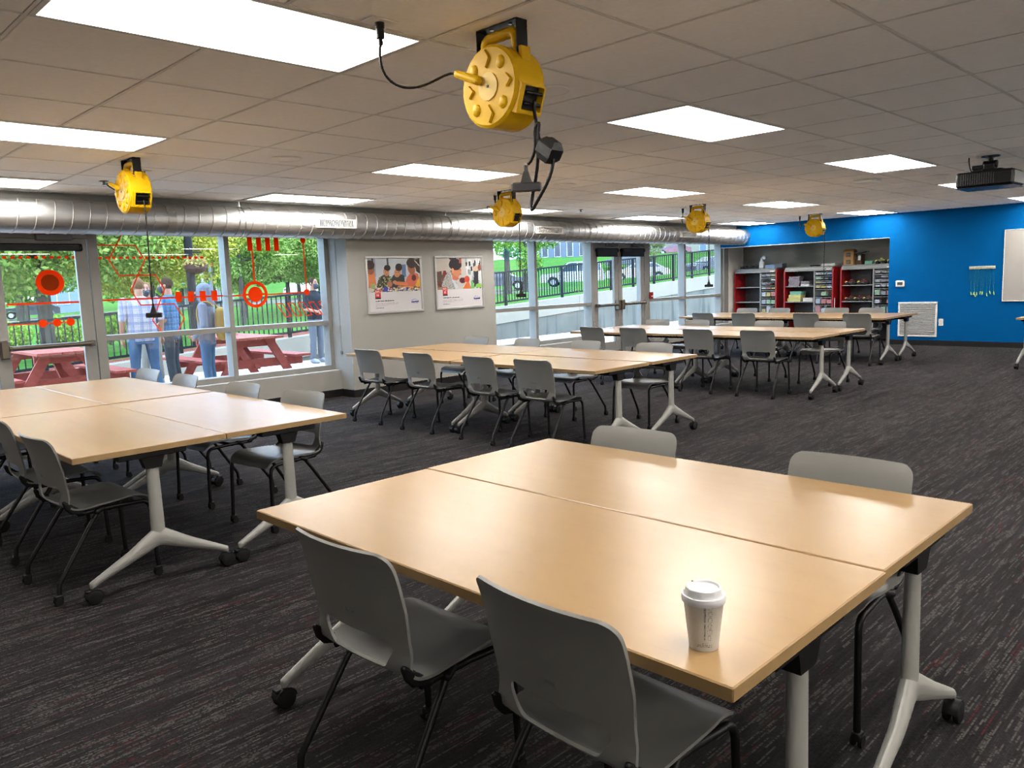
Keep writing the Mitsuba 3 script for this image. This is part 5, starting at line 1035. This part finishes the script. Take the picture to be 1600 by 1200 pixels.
    for s in (-1, 1):
        (el, wr, hd) = arms[0 if s < 0 else 1]; el, wr = map(np.array, (el, wr)); S0 = np.array([s * sh, -.01, 1.415])
        if sleeve == 'short': e1 = S0 + (el - S0) * .86; ts.append(hull(ell3(S0, [.064] * 3), ell3(S0 + (el - S0) * .5, [.062] * 3), ell3(e1, [.056] * 3)))
        else: ts += [bone(S0, .066, el, .056), bone(el, .056, wr, .042)]
    part(k, 'shirt' if not hood else 'hoodie', P(toT(uni(*ts), .022, 6), top, 60), at)
    if hood:
        hd_ = hull(ell3(hc + [0, -.03, .03], [.105, .118, .112]), ell3(hc + [0, -.02, -.07], [.10, .105, .09]), ell3([0, -.05, 1.46], [.12, .10, .05])) - ell3(rot(hc + [0, .135, -.02]), [.068, .11, .10])
        part(k, 'hood', P(toT(hd_, .018, 4), top, 60), at)
    ps = [loft([((0, 0, .97), .160 * w, .112), ((0, 0, .88), .172 * w, .122), ((0, -.004, .80), .165 * w, .115)])]
    for s, hp, kn, an in hips: ps += [bone(hp + [s * .006, 0, -.03], .092 * (.6 + .4 * w), kn, .066), bone(kn, .066, an + [0, -.005, .03], .058)]
    part(k, 'trousers', P(toT(uni(*ps), .025, 6), bottom, 60), at)
    for s, hp, kn, an in hips:
        a = an; part(k, 'shoe', P(toT(hull(ell3([a[0], a[1] - .02, .045], [.042, .05, .044]), ell3([a[0] + s * .012, a[1] + .15, .032], [.042, .05, .031]), ell3([a[0], a[1] - .01, .085], [.042, .045, .03])), .02, 3), shoes, 50), at)
    return k, at
straight = (((-.10, .01, .50), (-.115, -.02, .09)), ((.10, .01, .50), (.115, -.02, .09)))
wide = (((-.13, .01, .50), (-.17, -.02, .09)), ((.13, .01, .50), (.17, -.02, .09)))
hang = (((-.265, -.03, 1.13), (-.275, .03, .90), (-.265, .06, .80)), ((.265, -.03, 1.13), (.275, .03, .90), (.265, .06, .80)))
person(-8.35, 2.63, (-.97, .1), 1.735, 'man in a pale plaid short-sleeved shirt and blue jeans, seen from behind outside', hang, wide, 'fair', 'm_hair_sand', 'm_plaidpale', 'm_denim', 'm_shoe', None, 1.22, look=(0, .1), bald=True)
clasp = (((-.25, .0, 1.13), (-.06, .20, .99), (.02, .24, .96)), ((.25, .0, 1.13), (.07, .20, .97), (-.01, .24, .94)))
person(-8.72, 3.18, (-.62, -.78), 1.74, 'bearded man in a blue plaid shirt and dark mask, standing in profile outside', clasp, straight, 'fair', 'm_hair_brown', 'm_plaidblue', 'm_greypants', 'm_shoe', 'm_maskdark', 1.08)
pock = (((-.25, -.04, 1.13), (-.20, .12, .96), (-.13, .19, .93)), ((.25, -.04, 1.13), (.20, .12, .96), (.13, .19, .93)))
kp, atp = person(-7.45, 3.18, (-.62, -.78), 1.615, 'person in a pale grey hooded sweatshirt with the hood up and blue jeans outside', pock, straight, 'tan', 'm_hair_brown', 'm_hoodie', 'm_denim', 'm_shoe', None, .95, 'long', True)
bk = thing('backpack', 'mustard yellow backpack worn by the person in the grey hooded sweatshirt', 'backpack')
part(bk, 'pack', P(toT(hull(ell3([0, -.225, 1.32], [.12, .075, .08]), ell3([0, -.24, .98], [.135, .095, .10]), ell3([0, -.20, 1.15], [.14, .06, .2])), .03, 3), 'm_backpack', 50), atp)
part(bk, 'pocket', P(toT(hull(ell3([0, -.32, 1.08], [.09, .03, .06]), ell3([0, -.325, .98], [.10, .035, .07]))), 'm_backpack', 50), atp)
for s in (-1, 1): part(bk, 'strap', P(tube(spline([(s * .10, -.15, 1.40), (s * .115, -.06, 1.482), (s * .115, .045, 1.448), (s * .115, .088, 1.32), (s * .13, .062, 1.16), (s * .13, -.12, 1.05)], 24), .013, 8), 'm_backpack', True), atp)
hold = (((-.27, .05, 1.14), (-.16, .21, 1.30), (-.10, .22, 1.38)), ((.265, .0, 1.12), (.16, .24, 1.06), (.08, .29, 1.05)))
person(-10.62, 6.84, (.97, .25), 1.72, 'man with dark hair, dark polo and dark mask standing alone by the retaining wall', hold, straight, 'fair', 'm_hair_brown', 'm_polo', 'm_lightgrey', 'm_shoe_grey', 'm_maskdark', 1.1)
person(-10.05, 3.36, (.93, -.36), 1.70, 'man in khaki trousers half hidden between the two plaid shirts outside', hang, straight, 'fair', 'm_hair_sand', 'm_polo', 'm_khaki', 'm_shoe', 'm_maskdark', 1.)
ph = thing('phone', 'pale phone held in the hands of the man in the dark polo', 'phone'); part(ph, 'body', P(mv(cbox(-.04, .04, -.005, .005, -.075, .075, .004), -10.62 + .29, 6.84 - .01, 1.05, rx=1.1, rz=-1.2), 'm_phone'))
